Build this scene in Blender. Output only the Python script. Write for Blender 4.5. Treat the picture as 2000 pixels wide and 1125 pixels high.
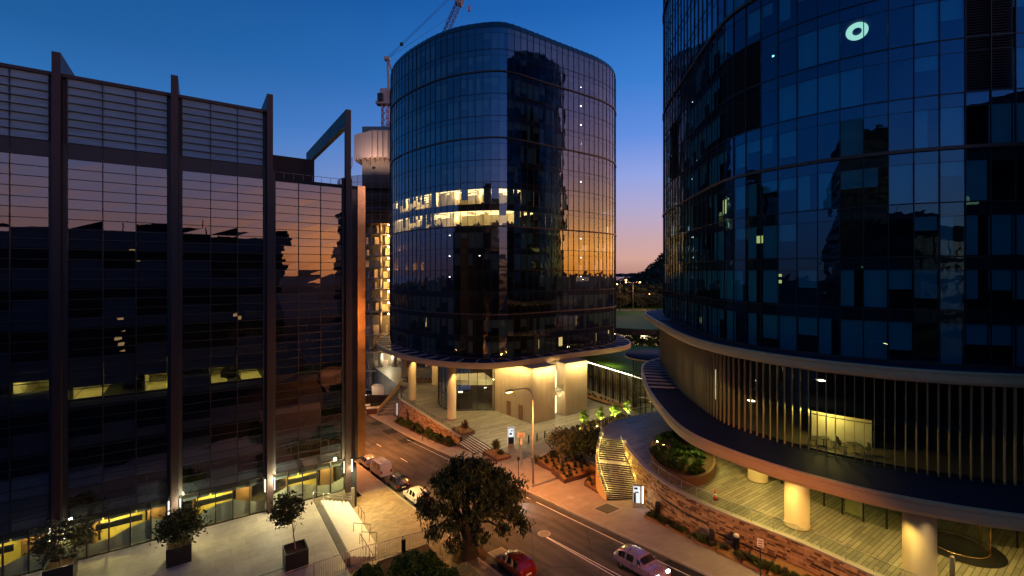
import bpy, math, random
from mathutils import Vector, Matrix, noise
R = random.Random(7)
rad = math.radians
F, HV, H = 889.0, 532.0, 27.0
S = (-.5677, .8232); D = (.8233, .5674)       # street direction, facade direction
ANG_D = math.atan2(D[1], D[0])
def at(u, v, z=0.0):
    Y = F*(H-z)/(v-HV); return ((u-1000)/F*Y, Y)
def tc(t, c): return (t*S[0]+c*D[0], t*S[1]+c*D[1])
def to_tc(x, y): return (x*S[0]+y*S[1], x*D[0]+y*D[1])
def street_z(t):
    if t <= 80: return -.12*(t-53)
    if t <= 100: return -3.24-.088*(t-80)
    if t <= 115: return -5.0-.067*(t-100)
    return -6.0
scene = bpy.context.scene
for c in list(bpy.data.objects): bpy.data.objects.remove(c)
col = scene.collection

# ------------------------------------------------------------------ mesh builder
class MB:
    def __init__(s): s.v = []; s.f = []; s.m = []; s.uv = []; s.smooth = []
    def face(s, pts, m=0, uv=None, sm=False):
        i = len(s.v); s.v += [tuple(p) for p in pts]; s.f.append(tuple(range(i, i+len(pts)))); s.m.append(m); s.uv.append(uv); s.smooth.append(sm)
    def box(s, x0, y0, z0, x1, y1, z1, m=0):
        s.obox((x0+x1)/2, (y0+y1)/2, z0, abs(x1-x0), abs(y1-y0), z1-z0, 0, m)
    def obox(s, cx, cy, z0, lx, ly, h, ang=0, m=0, z1off=None):
        ca, sa = math.cos(ang), math.sin(ang)
        b = [(cx+ca*x-sa*y, cy+sa*x+ca*y) for x, y in ((-lx/2,-ly/2),(lx/2,-ly/2),(lx/2,ly/2),(-lx/2,ly/2))]
        s.prism(b, z0, z0+h, m)
    def prism(s, poly, z0, z1, m=0, mt=None, bottom=True):
        n = len(poly); i = len(s.v)
        zz0 = z0 if isinstance(z0, (list, tuple)) else [z0]*n
        zz1 = z1 if isinstance(z1, (list, tuple)) else [z1]*n
        a = sum(poly[k][0]*poly[(k+1)%n][1]-poly[(k+1)%n][0]*poly[k][1] for k in range(n))
        s.v += [(p[0], p[1], zz0[k]) for k, p in enumerate(poly)] + [(p[0], p[1], zz1[k]) for k, p in enumerate(poly)]
        L = 0
        for k in range(n):
            q = (k+1) % n; d = math.dist(poly[k][:2], poly[q][:2])
            fc = (i+k, i+q, i+n+q, i+n+k) if a > 0 else (i+q, i+k, i+n+k, i+n+q)
            uv = [(L, zz0[k]), (L+d, zz0[q]), (L+d, zz1[q]), (L, zz1[k])]
            if a <= 0: uv = [uv[1], uv[0], uv[3], uv[2]]
            s.f.append(fc); s.m.append(m); s.uv.append(uv); s.smooth.append(False); L += d
        top = tuple(range(i+n, i+2*n)); bot = tuple(range(i, i+n))
        if a <= 0: top, bot = top[::-1], bot[::-1]
        s.f.append(top); s.m.append(m if mt is None else mt); s.uv.append([(s.v[k][0], s.v[k][1]) for k in top]); s.smooth.append(False)
        if bottom: s.f.append(bot[::-1]); s.m.append(m); s.uv.append(None); s.smooth.append(False)
    def ribbon(s, pts, z0, z1, closed=False, m=0, flip=False, sm=False):
        n = len(pts); g0 = (lambda i: z0[i]) if isinstance(z0, (list, tuple)) else (lambda i: z0); g1 = (lambda i: z1[i]) if isinstance(z1, (list, tuple)) else (lambda i: z1)
        L = 0
        for i in range(n if closed else n-1):
            j = (i+1) % n; d = math.dist(pts[i][:2], pts[j][:2])
            q = [(pts[i][0], pts[i][1], g0(i)), (pts[j][0], pts[j][1], g0(j)), (pts[j][0], pts[j][1], g1(j)), (pts[i][0], pts[i][1], g1(i))]
            uv = [(L, g0(i)), (L+d, g0(j)), (L+d, g1(j)), (L, g1(i))]
            if flip: q = q[::-1]; uv = uv[::-1]
            s.face(q, m, uv, sm); L += d
    def tube(s, p, q, r, n=8, r2=None, m=0, caps=True, sm=True):
        p, q = Vector(p), Vector(q); r2 = r if r2 is None else r2
        d = (q-p)
        if d.length < 1e-6: return
        d.normalize(); a = d.orthogonal().normalized(); b = d.cross(a); i = len(s.v)
        for c, rr in ((p, r), (q, r2)):
            for k in range(n):
                t = 2*math.pi*k/n; s.v.append(tuple(c+a*math.cos(t)*rr+b*math.sin(t)*rr))
        for k in range(n):
            j = (k+1) % n; s.f.append((i+k, i+j, i+n+j, i+n+k)); s.m.append(m); s.uv.append(None); s.smooth.append(sm)
        if caps:
            for fc in (tuple(range(i, i+n))[::-1], tuple(range(i+n, i+2*n))):
                s.f.append(fc); s.m.append(m); s.uv.append(None); s.smooth.append(False)
    def path(s, pts, r, n=6, m=0):
        for a, b in zip(pts[:-1], pts[1:]): s.tube(a, b, r, n, m=m)
    def lathe(s, cx, cy, prof, n=24, m=0, sm=True):
        i = len(s.v)
        for r, z in prof:
            for k in range(n):
                t = 2*math.pi*k/n; s.v.append((cx+r*math.cos(t), cy+r*math.sin(t), z))
        for a in range(len(prof)-1):
            for k in range(n):
                j = (k+1) % n; s.f.append((i+a*n+k, i+a*n+j, i+(a+1)*n+j, i+(a+1)*n+k)); s.m.append(m); s.uv.append(None); s.smooth.append(sm)
        if prof[-1][0] > 1e-3: s.f.append(tuple(i+(len(prof)-1)*n+k for k in range(n))); s.m.append(m); s.uv.append(None); s.smooth.append(False)
        if prof[0][0] > 1e-3: s.f.append(tuple(i+k for k in range(n))[::-1]); s.m.append(m); s.uv.append(None); s.smooth.append(False)
    def build(s, name, mats, parent=None, label=None, cat=None, group=None, kind=None, loc=None):
        if not isinstance(mats, (list, tuple)): mats = [mats]
        if parent is not None and parent.get('_w'): off = Vector(parent['_w'])
        elif loc is not None: off = Vector(loc)
        else: off = Vector((0, 0, 0))
        me = bpy.data.meshes.new(name)
        me.from_pydata([(x-off.x, y-off.y, z-off.z) for x, y, z in s.v], [], s.f)
        for m in mats: me.materials.append(m)
        me.polygons.foreach_set('material_index', s.m); me.polygons.foreach_set('use_smooth', s.smooth)
        ul = me.uv_layers.new(name='UVMap').data
        for p, uv in zip(me.polygons, s.uv):
            if uv:
                for li, q in zip(p.loop_indices, uv): ul[li].uv = q
        me.update()
        o = bpy.data.objects.new(name, me); col.objects.link(o)
        if parent is not None:
            o.parent = parent
            if parent.get('_w'): o['_w'] = list(parent['_w'])
        elif loc is not None: o.location = loc
        tag(o, label, cat, group, kind); return o
def tag(o, label=None, cat=None, group=None, kind=None):
    for k, v in (('label', label), ('category', cat), ('group', group), ('kind', kind)):
        if v: o[k] = v
    return o
def thing(name, label, cat, loc=(0, 0, 0), rz=0, group=None, world=False):
    o = bpy.data.objects.new(name, None); col.objects.link(o); o.location = loc; o.rotation_euler = (0, 0, rz); o.empty_display_size = .3
    if world: o['_w'] = list(loc)
    return tag(o, label, cat, group)
def copy_tree(o, parent=None):
    c = o.copy(); col.objects.link(c); c.parent = parent
    for ch in o.children: copy_tree(ch, c)
    return c
def dup(o, loc, rz=0, sc=1, label=None, group=None):
    c = copy_tree(o); c.location = loc; c.rotation_euler = (0, 0, rz); c.scale = (sc, sc, sc)
    if label: c['label'] = label
    if group: c['group'] = group
    return c

# ------------------------------------------------------------------ curves
def cat(pts, closed=False, sub=8):
    out = []; n = len(pts)
    g = (lambda i: pts[i % n]) if closed else (lambda i: pts[max(0, min(n-1, i))])
    for i in range(n if closed else n-1):
        p0, p1, p2, p3 = g(i-1), g(i), g(i+1), g(i+2)
        for k in range(sub):
            t = k/sub
            out.append(tuple(.5*((2*b)+(-a+c)*t+(2*a-5*b+4*c-d)*t*t+(-a+3*b-3*c+d)*t**3) for a, b, c, d in zip(p0, p1, p2, p3)))
    if not closed: out.append(tuple(pts[-1]))
    return out
def resample(pts, step, closed=False):
    P = list(pts)+([pts[0]] if closed else [])
    L = [0]
    for a, b in zip(P[:-1], P[1:]): L.append(L[-1]+math.dist(a, b))
    n = max(2, round(L[-1]/step)); out = []; j = 0
    for i in range(n if closed else n+1):
        s = L[-1]*i/n
        while j < len(L)-2 and L[j+1] < s: j += 1
        t = (s-L[j])/max(1e-9, L[j+1]-L[j]); out.append(tuple(a+(b-a)*t for a, b in zip(P[j], P[j+1])))
    return out
def normals(pts, closed=True):
    n = len(pts); out = []
    for i in range(n):
        a = pts[(i-1) % n] if closed or i > 0 else pts[0]; b = pts[(i+1) % n] if closed or i < n-1 else pts[-1]
        dx, dy = b[0]-a[0], b[1]-a[1]; l = math.hypot(dx, dy) or 1; out.append((dy/l, -dx/l))
    return out
def offset(pts, d, closed=True):      # outward for a counter-clockwise plan
    return [(p[0]+n[0]*d, p[1]+n[1]*d) for p, n in zip(pts, normals(pts, closed))]
def ccw(pts):
    a = sum(pts[k][0]*pts[(k+1) % len(pts)][1]-pts[(k+1) % len(pts)][0]*pts[k][1] for k in range(len(pts)))
    return pts if a > 0 else pts[::-1]

# ------------------------------------------------------------------ materials
def nt(name):
    m = bpy.data.materials.new(name); m.use_nodes = True; t = m.node_tree; t.nodes.clear()
    o = t.nodes.new('ShaderNodeOutputMaterial'); return m, t, t.nodes, t.links, o
def mat(name, c, rough=.6, metal=0., var=.25, scale=1.5, bump=0., bscale=None, spec=.5, coat=0., stretch=None):
    if rough > .6 and spec == .5: spec = .15
    m, t, N, L, o = nt(name)
    p = N.new('ShaderNodeBsdfPrincipled'); L.new(p.outputs[0], o.inputs[0])
    p.inputs['Roughness'].default_value = rough; p.inputs['Metallic'].default_value = metal; p.inputs['Specular IOR Level'].default_value = spec
    p.inputs['Coat Weight'].default_value = coat; p.inputs['Coat Roughness'].default_value = .05
    co = N.new('ShaderNodeTexCoord'); mp = N.new('ShaderNodeMapping'); L.new(co.outputs['Object'], mp.inputs[0])
    if stretch: mp.inputs['Scale'].default_value = stretch
    n = N.new('ShaderNodeTexNoise'); n.inputs['Scale'].default_value = scale; n.inputs['Detail'].default_value = 6; n.inputs['Roughness'].default_value = .65
    L.new(mp.outputs[0], n.inputs['Vector'])
    r = N.new('ShaderNodeMapRange'); r.inputs['From Min'].default_value = .25; r.inputs['From Max'].default_value = .75
    r.inputs['To Min'].default_value = 1-var; r.inputs['To Max'].default_value = 1+var; L.new(n.outputs[0], r.inputs['Value'])
    v = N.new('ShaderNodeVectorMath'); v.operation = 'SCALE'; v.inputs[0].default_value = c; L.new(r.outputs[0], v.inputs['Scale']); L.new(v.outputs[0], p.inputs['Base Color'])
    rr = N.new('ShaderNodeMapRange'); rr.inputs['To Min'].default_value = max(0, rough-.08); rr.inputs['To Max'].default_value = min(1, rough+.08); L.new(n.outputs[0], rr.inputs['Value']); L.new(rr.outputs[0], p.inputs['Roughness'])
    if bump:
        b = N.new('ShaderNodeBump'); b.inputs['Strength'].default_value = bump; b.inputs['Distance'].default_value = .03
        n2 = N.new('ShaderNodeTexNoise'); n2.inputs['Scale'].default_value = bscale or scale*8; n2.inputs['Detail'].default_value = 5; L.new(mp.outputs[0], n2.inputs['Vector'])
        L.new(n2.outputs[0], b.inputs['Height']); L.new(b.outputs[0], p.inputs['Normal'])
    m['_p'] = p.name; return m
def emit(name, c, s):
    m, t, N, L, o = nt(name); e = N.new('ShaderNodeEmission'); e.inputs[0].default_value = (*c, 1); e.inputs[1].default_value = s; L.new(e.outputs[0], o.inputs[0]); return m
def glass(name, tint, r0, rough=.0, wave=.0, wscale=.35, refl=(1, 1, 1)):
    m, t, N, L, o = nt(name)
    tr = N.new('ShaderNodeBsdfTransparent'); tr.inputs[0].default_value = (*tint, 1)
    g = N.new('ShaderNodeBsdfGlossy'); g.inputs['Roughness'].default_value = rough; g.inputs[0].default_value = (*refl, 1)
    lw = N.new('ShaderNodeLayerWeight'); lw.inputs[0].default_value = .5
    pw = N.new('ShaderNodeMath'); pw.operation = 'POWER'; pw.inputs[1].default_value = 4.0; L.new(lw.outputs['Facing'], pw.inputs[0]); cm = N.new('ShaderNodeMixRGB'); cm.inputs[1].default_value = (*refl, 1); cm.inputs[2].default_value = (1, 1, 1, 1); L.new(pw.outputs[0], cm.inputs[0]); L.new(cm.outputs[0], g.inputs[0])
    mr = N.new('ShaderNodeMapRange'); mr.inputs['To Min'].default_value = r0; mr.inputs['To Max'].default_value = .97; L.new(pw.outputs[0], mr.inputs['Value'])
    mx = N.new('ShaderNodeMixShader'); L.new(mr.outputs[0], mx.inputs[0]); L.new(tr.outputs[0], mx.inputs[1]); L.new(g.outputs[0], mx.inputs[2]); L.new(mx.outputs[0], o.inputs[0])
    if wave:
        co = N.new('ShaderNodeTexCoord'); n = N.new('ShaderNodeTexNoise'); n.inputs['Scale'].default_value = wscale; n.inputs['Detail'].default_value = 1.5; L.new(co.outputs['Object'], n.inputs['Vector'])
        b = N.new('ShaderNodeBump'); b.inputs['Strength'].default_value = 1; b.inputs['Distance'].default_value = wave; L.new(n.outputs[0], b.inputs['Height']); L.new(b.outputs[0], g.inputs['Normal'])
    return m
def planks(name, c1, c2, cm, rot, w=.9, h=.14, rough=.5, mortar=.012, offs=.5, uv=False, sq=1, var=.35, bump=.4):
    m, t, N, L, o = nt(name)
    p = N.new('ShaderNodeBsdfPrincipled'); L.new(p.outputs[0], o.inputs[0]); p.inputs['Roughness'].default_value = rough
    co = N.new('ShaderNodeTexCoord'); mp = N.new('ShaderNodeMapping'); mp.inputs['Rotation'].default_value = (0, 0, rot)
    L.new(co.outputs['UV' if uv else 'Object'], mp.inputs[0])
    b = N.new('ShaderNodeTexBrick'); b.inputs['Scale'].default_value = 1; b.inputs['Brick Width'].default_value = w; b.inputs['Row Height'].default_value = h
    b.inputs['Mortar Size'].default_value = mortar; b.inputs['Mortar Smooth'].default_value = .1; b.inputs['Bias'].default_value = 0; b.offset = offs; b.squash = sq
    b.inputs['Color1'].default_value = (*c1, 1); b.inputs['Color2'].default_value = (*c2, 1); b.inputs['Mortar'].default_value = (*cm, 1)
    L.new(mp.outputs[0], b.inputs['Vector'])
    n = N.new('ShaderNodeTexNoise'); n.inputs['Scale'].default_value = .6; n.inputs['Detail'].default_value = 8; n.inputs['Roughness'].default_value = .7; L.new(mp.outputs[0], n.inputs['Vector'])
    r = N.new('ShaderNodeMapRange'); r.inputs['From Min'].default_value = .25; r.inputs['From Max'].default_value = .75; r.inputs['To Min'].default_value = 1-var; r.inputs['To Max'].default_value = 1+var; L.new(n.outputs[0], r.inputs['Value'])
    v = N.new('ShaderNodeVectorMath'); v.operation = 'SCALE'; L.new(b.outputs['Color'], v.inputs[0]); L.new(r.outputs[0], v.inputs['Scale']); L.new(v.outputs[0], p.inputs['Base Color'])
    bp = N.new('ShaderNodeBump'); bp.inputs['Strength'].default_value = bump; bp.inputs['Distance'].default_value = .02; bp.invert = True; L.new(b.outputs['Fac'], bp.inputs['Height']); L.new(bp.outputs[0], p.inputs['Normal'])
    return m
def ashlar(name):
    m, t, N, L, o = nt(name)
    p = N.new('ShaderNodeBsdfPrincipled'); L.new(p.outputs[0], o.inputs[0]); p.inputs['Roughness'].default_value = .85
    co = N.new('ShaderNodeTexCoord')
    def brick(w, h, off):
        b = N.new('ShaderNodeTexBrick'); b.inputs['Scale'].default_value = 1; b.inputs['Brick Width'].default_value = w; b.inputs['Row Height'].default_value = h
        b.inputs['Mortar Size'].default_value = .012; b.offset = off; b.inputs['Color1'].default_value = (0, 0, 0, 1); b.inputs['Color2'].default_value = (1, 1, 1, 1); b.inputs['Mortar'].default_value = (.5, .5, .5, 1)
        b.squash = .6; b.squash_frequency = 2
        L.new(co.outputs['UV'], b.inputs['Vector']); return b
    b1, b2 = brick(.9, .34, .37), brick(1.3, .17, .5)
    a = N.new('ShaderNodeMixRGB'); a.inputs[0].default_value = .45; L.new(b1.outputs['Color'], a.inputs[1]); L.new(b2.outputs['Color'], a.inputs[2])
    cr = N.new('ShaderNodeValToRGB'); L.new(a.outputs[0], cr.inputs[0]); cr.color_ramp.interpolation = 'CONSTANT'
    el = cr.color_ramp.elements; el[0].color = (.06, .03, .018, 1); el[1].position = .80; el[1].color = (.60, .38, .18, 1)
    for q, c in ((.16, (.34, .21, .09, 1)), (.34, (.46, .30, .14, 1)), (.48, (.17, .09, .045, 1)), (.62, (.52, .34, .16, 1))): e = el.new(q); e.color = c
    n = N.new('ShaderNodeTexNoise'); n.inputs['Scale'].default_value = 3; n.inputs['Detail'].default_value = 8; L.new(co.outputs['Object'], n.inputs['Vector'])
    r = N.new('ShaderNodeMapRange'); r.inputs['To Min'].default_value = .5; r.inputs['To Max'].default_value = 1.5; L.new(n.outputs[0], r.inputs['Value'])
    v = N.new('ShaderNodeVectorMath'); v.operation = 'SCALE'; L.new(cr.outputs[0], v.inputs[0]); L.new(r.outputs[0], v.inputs['Scale']); L.new(v.outputs[0], p.inputs['Base Color'])
    ad = N.new('ShaderNodeMath'); ad.operation = 'ADD'; L.new(a.outputs[0], ad.inputs[0]); L.new(n.outputs[0], ad.inputs[1])
    bp = N.new('ShaderNodeBump'); bp.inputs['Strength'].default_value = .9; bp.inputs['Distance'].default_value = .06; L.new(ad.outputs[0], bp.inputs['Height']); L.new(bp.outputs[0], p.inputs['Normal'])
    return m
def leafmat(name, c1, c2, scale=1.2):
    m, t, N, L, o = nt(name)
    p = N.new('ShaderNodeBsdfPrincipled'); L.new(p.outputs[0], o.inputs[0]); p.inputs['Roughness'].default_value = .7; p.inputs['Specular IOR Level'].default_value = .15
    co = N.new('ShaderNodeTexCoord'); n = N.new('ShaderNodeTexNoise'); n.inputs['Scale'].default_value = scale; n.inputs['Detail'].default_value = 5; L.new(co.outputs['Object'], n.inputs['Vector'])
    cr = N.new('ShaderNodeValToRGB'); cr.color_ramp.elements[0].position = .35; cr.color_ramp.elements[1].position = .65
    cr.color_ramp.elements[0].color = (*c1, 1); cr.color_ramp.elements[1].color = (*c2, 1); L.new(n.outputs[0], cr.inputs[0]); L.new(cr.outputs[0], p.inputs['Base Color'])
    return m
def asphalt(name):
    m = mat(name, (.085, .075, .07), .78, var=.28, scale=.35, bump=.35, bscale=60); t = m.node_tree; N, L = t.nodes, t.links
    p = N[m['_p']]; src = p.inputs['Base Color'].links[0].from_socket
    co = N.new('ShaderNodeTexCoord'); mp = N.new('ShaderNodeMapping'); mp.inputs['Rotation'].default_value = (0, 0, -math.atan2(S[1], S[0])); L.new(co.outputs['Object'], mp.inputs[0])
    mp2 = N.new('ShaderNodeMapping'); mp2.inputs['Scale'].default_value = (.05, 1.1, 1); L.new(mp.outputs[0], mp2.inputs[0])
    n = N.new('ShaderNodeTexNoise'); n.inputs['Scale'].default_value = 1.2; n.inputs['Detail'].default_value = 4; L.new(mp2.outputs[0], n.inputs['Vector'])
    r = N.new('ShaderNodeMapRange'); r.inputs['From Min'].default_value = .3; r.inputs['From Max'].default_value = .7; r.inputs['To Min'].default_value = .62; r.inputs['To Max'].default_value = 1.3; L.new(n.outputs[0], r.inputs['Value'])
    g = N.new('ShaderNodeTexNoise'); g.inputs['Scale'].default_value = 9; g.inputs['Detail'].default_value = 8; g.inputs['Roughness'].default_value = .9; L.new(mp.outputs[0], g.inputs['Vector'])
    r2 = N.new('ShaderNodeMapRange'); r2.inputs['From Min'].default_value = .3; r2.inputs['From Max'].default_value = .7; r2.inputs['To Min'].default_value = .72; r2.inputs['To Max'].default_value = 1.28; L.new(g.outputs[0], r2.inputs['Value'])
    vo = N.new('ShaderNodeTexVoronoi'); vo.feature = 'DISTANCE_TO_EDGE'; vo.inputs['Scale'].default_value = .16; wp = N.new('ShaderNodeVectorMath'); wp.operation = 'ADD'; L.new(mp.outputs[0], wp.inputs[0]); L.new(g.outputs['Color'], wp.inputs[1]); L.new(wp.outputs[0], vo.inputs['Vector'])
    r3 = N.new('ShaderNodeMapRange'); r3.inputs['From Max'].default_value = .010; r3.inputs['To Min'].default_value = .45; L.new(vo.outputs[0], r3.inputs['Value'])
    a = N.new('ShaderNodeMath'); a.operation = 'MULTIPLY'; L.new(r.outputs[0], a.inputs[0]); L.new(r2.outputs[0], a.inputs[1]); b = N.new('ShaderNodeMath'); b.operation = 'MULTIPLY'; L.new(a.outputs[0], b.inputs[0]); L.new(r3.outputs[0], b.inputs[1])
    v = N.new('ShaderNodeVectorMath'); v.operation = 'SCALE'; L.new(src, v.inputs[0]); L.new(b.outputs[0], v.inputs['Scale']); L.new(v.outputs[0], p.inputs['Base Color']); return m
M = {}
M['asphalt'] = asphalt('asphalt')
M['patch'] = mat('asphalt_patch', (.028, .026, .026), .8, var=.2, bump=.3, bscale=50)
M['pave'] = planks('footpath_paving', (.30, .25, .21), (.27, .22, .18), (.18, .14, .12), -ANG_D, w=.6, h=.6, mortar=.006, offs=0, rough=.75, var=.18, bump=.15)
M['kerb'] = mat('kerb_concrete', (.36, .32, .28), .8, var=.2, bump=.2)
M['paint'] = mat('road_paint', (.72, .70, .66), .6, var=.2, scale=5)
M['brickpave'] = planks('brick_paving', (.27, .21, .13), (.17, .125, .075), (.08, .06, .04), -ANG_D, w=.5, h=.25, mortar=.012, rough=.75, var=.3)
M['forecourt'] = planks('stone_slabs', (.37, .34, .28), (.30, .28, .235), (.24, .22, .2), -ANG_D, w=2.4, h=1.25, mortar=.02, rough=.6, var=.28, bump=.1)
M['granite'] = mat('granite_step', (.5, .47, .41), .6, var=.15, scale=3)
M['darkstone'] = mat('dark_stone', (.09, .085, .08), .7, var=.25)
M['deck'] = planks('plaza_planks', (.30, .27, .2), (.17, .155, .12), (.06, .055, .045), -ANG_D, w=4.5, h=.42, mortar=.03, rough=.5, var=.2)
M['deck2'] = planks('terrace_planks', (.34, .30, .22), (.18, .165, .13), (.04, .036, .03), -ANG_D, w=2.6, h=.31, mortar=.022, rough=.42, var=.22)
M['path'] = mat('concrete_path', (.22, .20, .17), .75, var=.2, bump=.15)
M['stone'] = ashlar('ashlar_stone')
M['coping'] = mat('coping_stone', (.42, .38, .32), .6, var=.12)
M['soil'] = mat('mulch_soil', (.075, .042, .022), .95, var=.4, scale=6, bump=.8, bscale=30)
M['mulch'] = mat('orange_mulch', (.28, .15, .06), .95, var=.35, scale=8, bump=.8, bscale=40)
M['corten'] = mat('weathered_steel', (.11, .052, .03), .6, var=.3, scale=3)
M['grass'] = leafmat('lawn', (.05, .16, .02), (.09, .24, .03), .8)
M['ground'] = mat('ground', (.045, .04, .035), .95, var=.3, scale=.02)
M['water'] = mat('water', (.02, .03, .05), .16, var=.1, scale=.01, bump=.2, bscale=.05, spec=.6)
M['dark'] = mat('dark_interior', (.018, .018, .02), .9, var=.2)
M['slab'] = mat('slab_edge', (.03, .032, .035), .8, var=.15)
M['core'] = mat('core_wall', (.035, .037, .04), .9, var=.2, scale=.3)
M['blind'] = mat('window_blind', (.13, .21, .20), .9, var=.12, scale=.4, stretch=(3, 3, .1))
M['blindblue'] = mat('window_blind_blue', (.08, .36, .39), .9, var=.12, scale=.4)
M['frame'] = mat('dark_mullion', (.022, .022, .024), .4, metal=.3, var=.1)
M['band'] = mat('bronze_band', (.075, .045, .032), .45, metal=.2, var=.15)
M['disc'] = mat('champagne_fascia', (.66, .45, .20), .45, metal=.0, var=.06, scale=.4)
M['disctop'] = mat('canopy_roof_sheet', (.02, .024, .04), .65, var=.2, scale=.4)
M['discrim'] = mat('canopy_rim', (.34, .35, .38), .4, metal=.2, var=.08)
M['soffit'] = mat('soffit', (.46, .40, .3), .7, var=.05)
M['tan'] = mat('timber_batten', (.56, .45, .28), .6, var=.18, scale=.8, stretch=(6, 6, .12))
M['column'] = mat('stone_column', (.50, .38, .23), .55, var=.06, scale=1)
M['fin'] = mat('portal_fin', (.034, .021, .022), .5, metal=.3, var=.12, scale=.6)
M['channel'] = mat('dark_channel', (.02, .02, .026), .5, var=.1)
M['spandrel'] = mat('spandrel_panel', (.13, .165, .21), .7, var=.1, scale=.5)
M['copper'] = mat('copper_panel', (.80, .48, .24), .2, metal=.95, var=.1, scale=.8, bump=.12, bscale=1.2)
M['concrete'] = mat('raw_concrete', (.34, .29, .23), .85, var=.2, scale=.8, bump=.2)
M['formwork'] = mat('formwork_panel', (.68, .52, .40), .7, var=.12, scale=.8, stretch=(4, 4, .2))
M['white'] = mat('white_plaster', (.72, .68, .58), .7, var=.06)
M['wood'] = mat('brown_panel', (.22, .12, .05), .6, var=.25)
M['steel'] = mat('brushed_steel', (.55, .54, .5), .3, metal=.9, var=.08)
M['galv'] = mat('galvanised_post', (.42, .36, .32), .5, metal=.4, var=.12)
M['black'] = mat('black_paint', (.015, .015, .017), .35, var=.1)
M['redmast'] = mat('red_crane_steel', (.50, .20, .16), .5, var=.15)
M['bluejib'] = mat('blue_crane_steel', (.10, .16, .34), .5, var=.15)
M['greycr'] = mat('grey_crane_steel', (.38, .33, .32), .5, var=.15)
M['bark'] = mat('bark', (.045, .035, .027), .9, var=.4, scale=4, bump=.9, bscale=14, stretch=(2, 2, .5))
M['barkpale'] = mat('pale_bark', (.28, .24, .18), .9, var=.3, scale=4)
M['leafdark'] = leafmat('dark_foliage', (.012, .024, .008), (.085, .11, .032), 2.2)
M['leafmid'] = leafmat('mid_foliage', (.03, .06, .015), (.08, .13, .03))
M['leaflime'] = leafmat('lime_foliage', (.14, .24, .03), (.30, .42, .06))
M['leafolive'] = leafmat('olive_foliage', (.05, .06, .025), (.12, .11, .05))
M['leafrust'] = leafmat('rust_foliage', (.10, .045, .02), (.20, .10, .04))
M['hedge'] = leafmat('hedge_foliage', (.02, .055, .012), (.05, .11, .02))
M['wallA'] = mat('distant_facade', (.055, .05, .055), .8, var=.2, scale=.3)
M['wallB'] = mat('distant_concrete', (.20, .16, .15), .8, var=.2, scale=.3)
M['g_center'] = glass('reflective_blue_glass', (.68, .68, .60), .175, 0, .008, .8, (.78, .82, 1.0))
M['g_right'] = glass('dark_blue_glass', (.50, .80, .84), .18, 0, .009, .8, (.15, .46, .74))
M['g_left'] = glass('bronze_grey_glass', (.42, .46, .50), .20, 0, .0035, .6, (1, .86, .86))
M['g_louvre'] = glass('louvre_glass', (.20, .25, .27), .22, .12, .002, 1.5, (.9, .95, 1))
M['g_clear'] = glass('clear_glass', (.80, .86, .80), .05)
M['g_shop'] = glass('shopfront_glass', (.70, .74, .66), .06)
M['g_rail'] = glass('balustrade_glass', (.82, .9, .84), .06)
M['net'] = glass('safety_net', (.62, .52, .5), .0, .5, refl=(.5, .38, .36))
M['film'] = mat('white_film', (.42, .46, .42), .5, var=.2, scale=.7)
M['warm'] = emit('warm_ceiling_light', (1, .74, .34), 8)
M['warmlo'] = emit('warm_surface_glow', (1, .72, .30), 1.1)  # room light put into partitions, blinds and windows as emission, no lamp
M['yellow'] = emit('yellow_lamp', (1, .76, .16), 2.0)
M['white_l'] = emit('white_lamp', (.9, .95, 1), 12)
M['ledw'] = emit('led_strip', (1, .88, .6), 7)
M['sodium'] = emit('sodium_lamp', (1, .42, .10), 40)
M['bulb'] = emit('work_bulb', (1, .62, .22), 45)
M['red_l'] = emit('red_lamp', (1, .05, .03), 12)
M['head_l'] = emit('headlight_lamp', (1, .97, .9), 30)
M['sign_l'] = emit('lit_sign_face', (.95, 1, 1), .95)
M['ring_l'] = emit('lit_ring_lamp', (.70, 1, .80), 1.1)

def light(kind, loc, power, color, size=.5, to=None, spot=None, name='lamp', blend=.6):
    l = bpy.data.lights.new(name, kind); l.energy = power; l.color = color
    if kind == 'AREA': l.shape = 'DISK'; l.size = size
    else: l.shadow_soft_size = size
    if kind == 'SPOT': l.spot_size = rad(spot or 120); l.spot_blend = blend
    o = bpy.data.objects.new(name, l); col.objects.link(o); o.location = loc
    d = Vector(to or (loc[0], loc[1], loc[2]-1))-Vector(loc); o.rotation_euler = d.to_track_quat('-Z', 'Y').to_euler()
    return o

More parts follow.
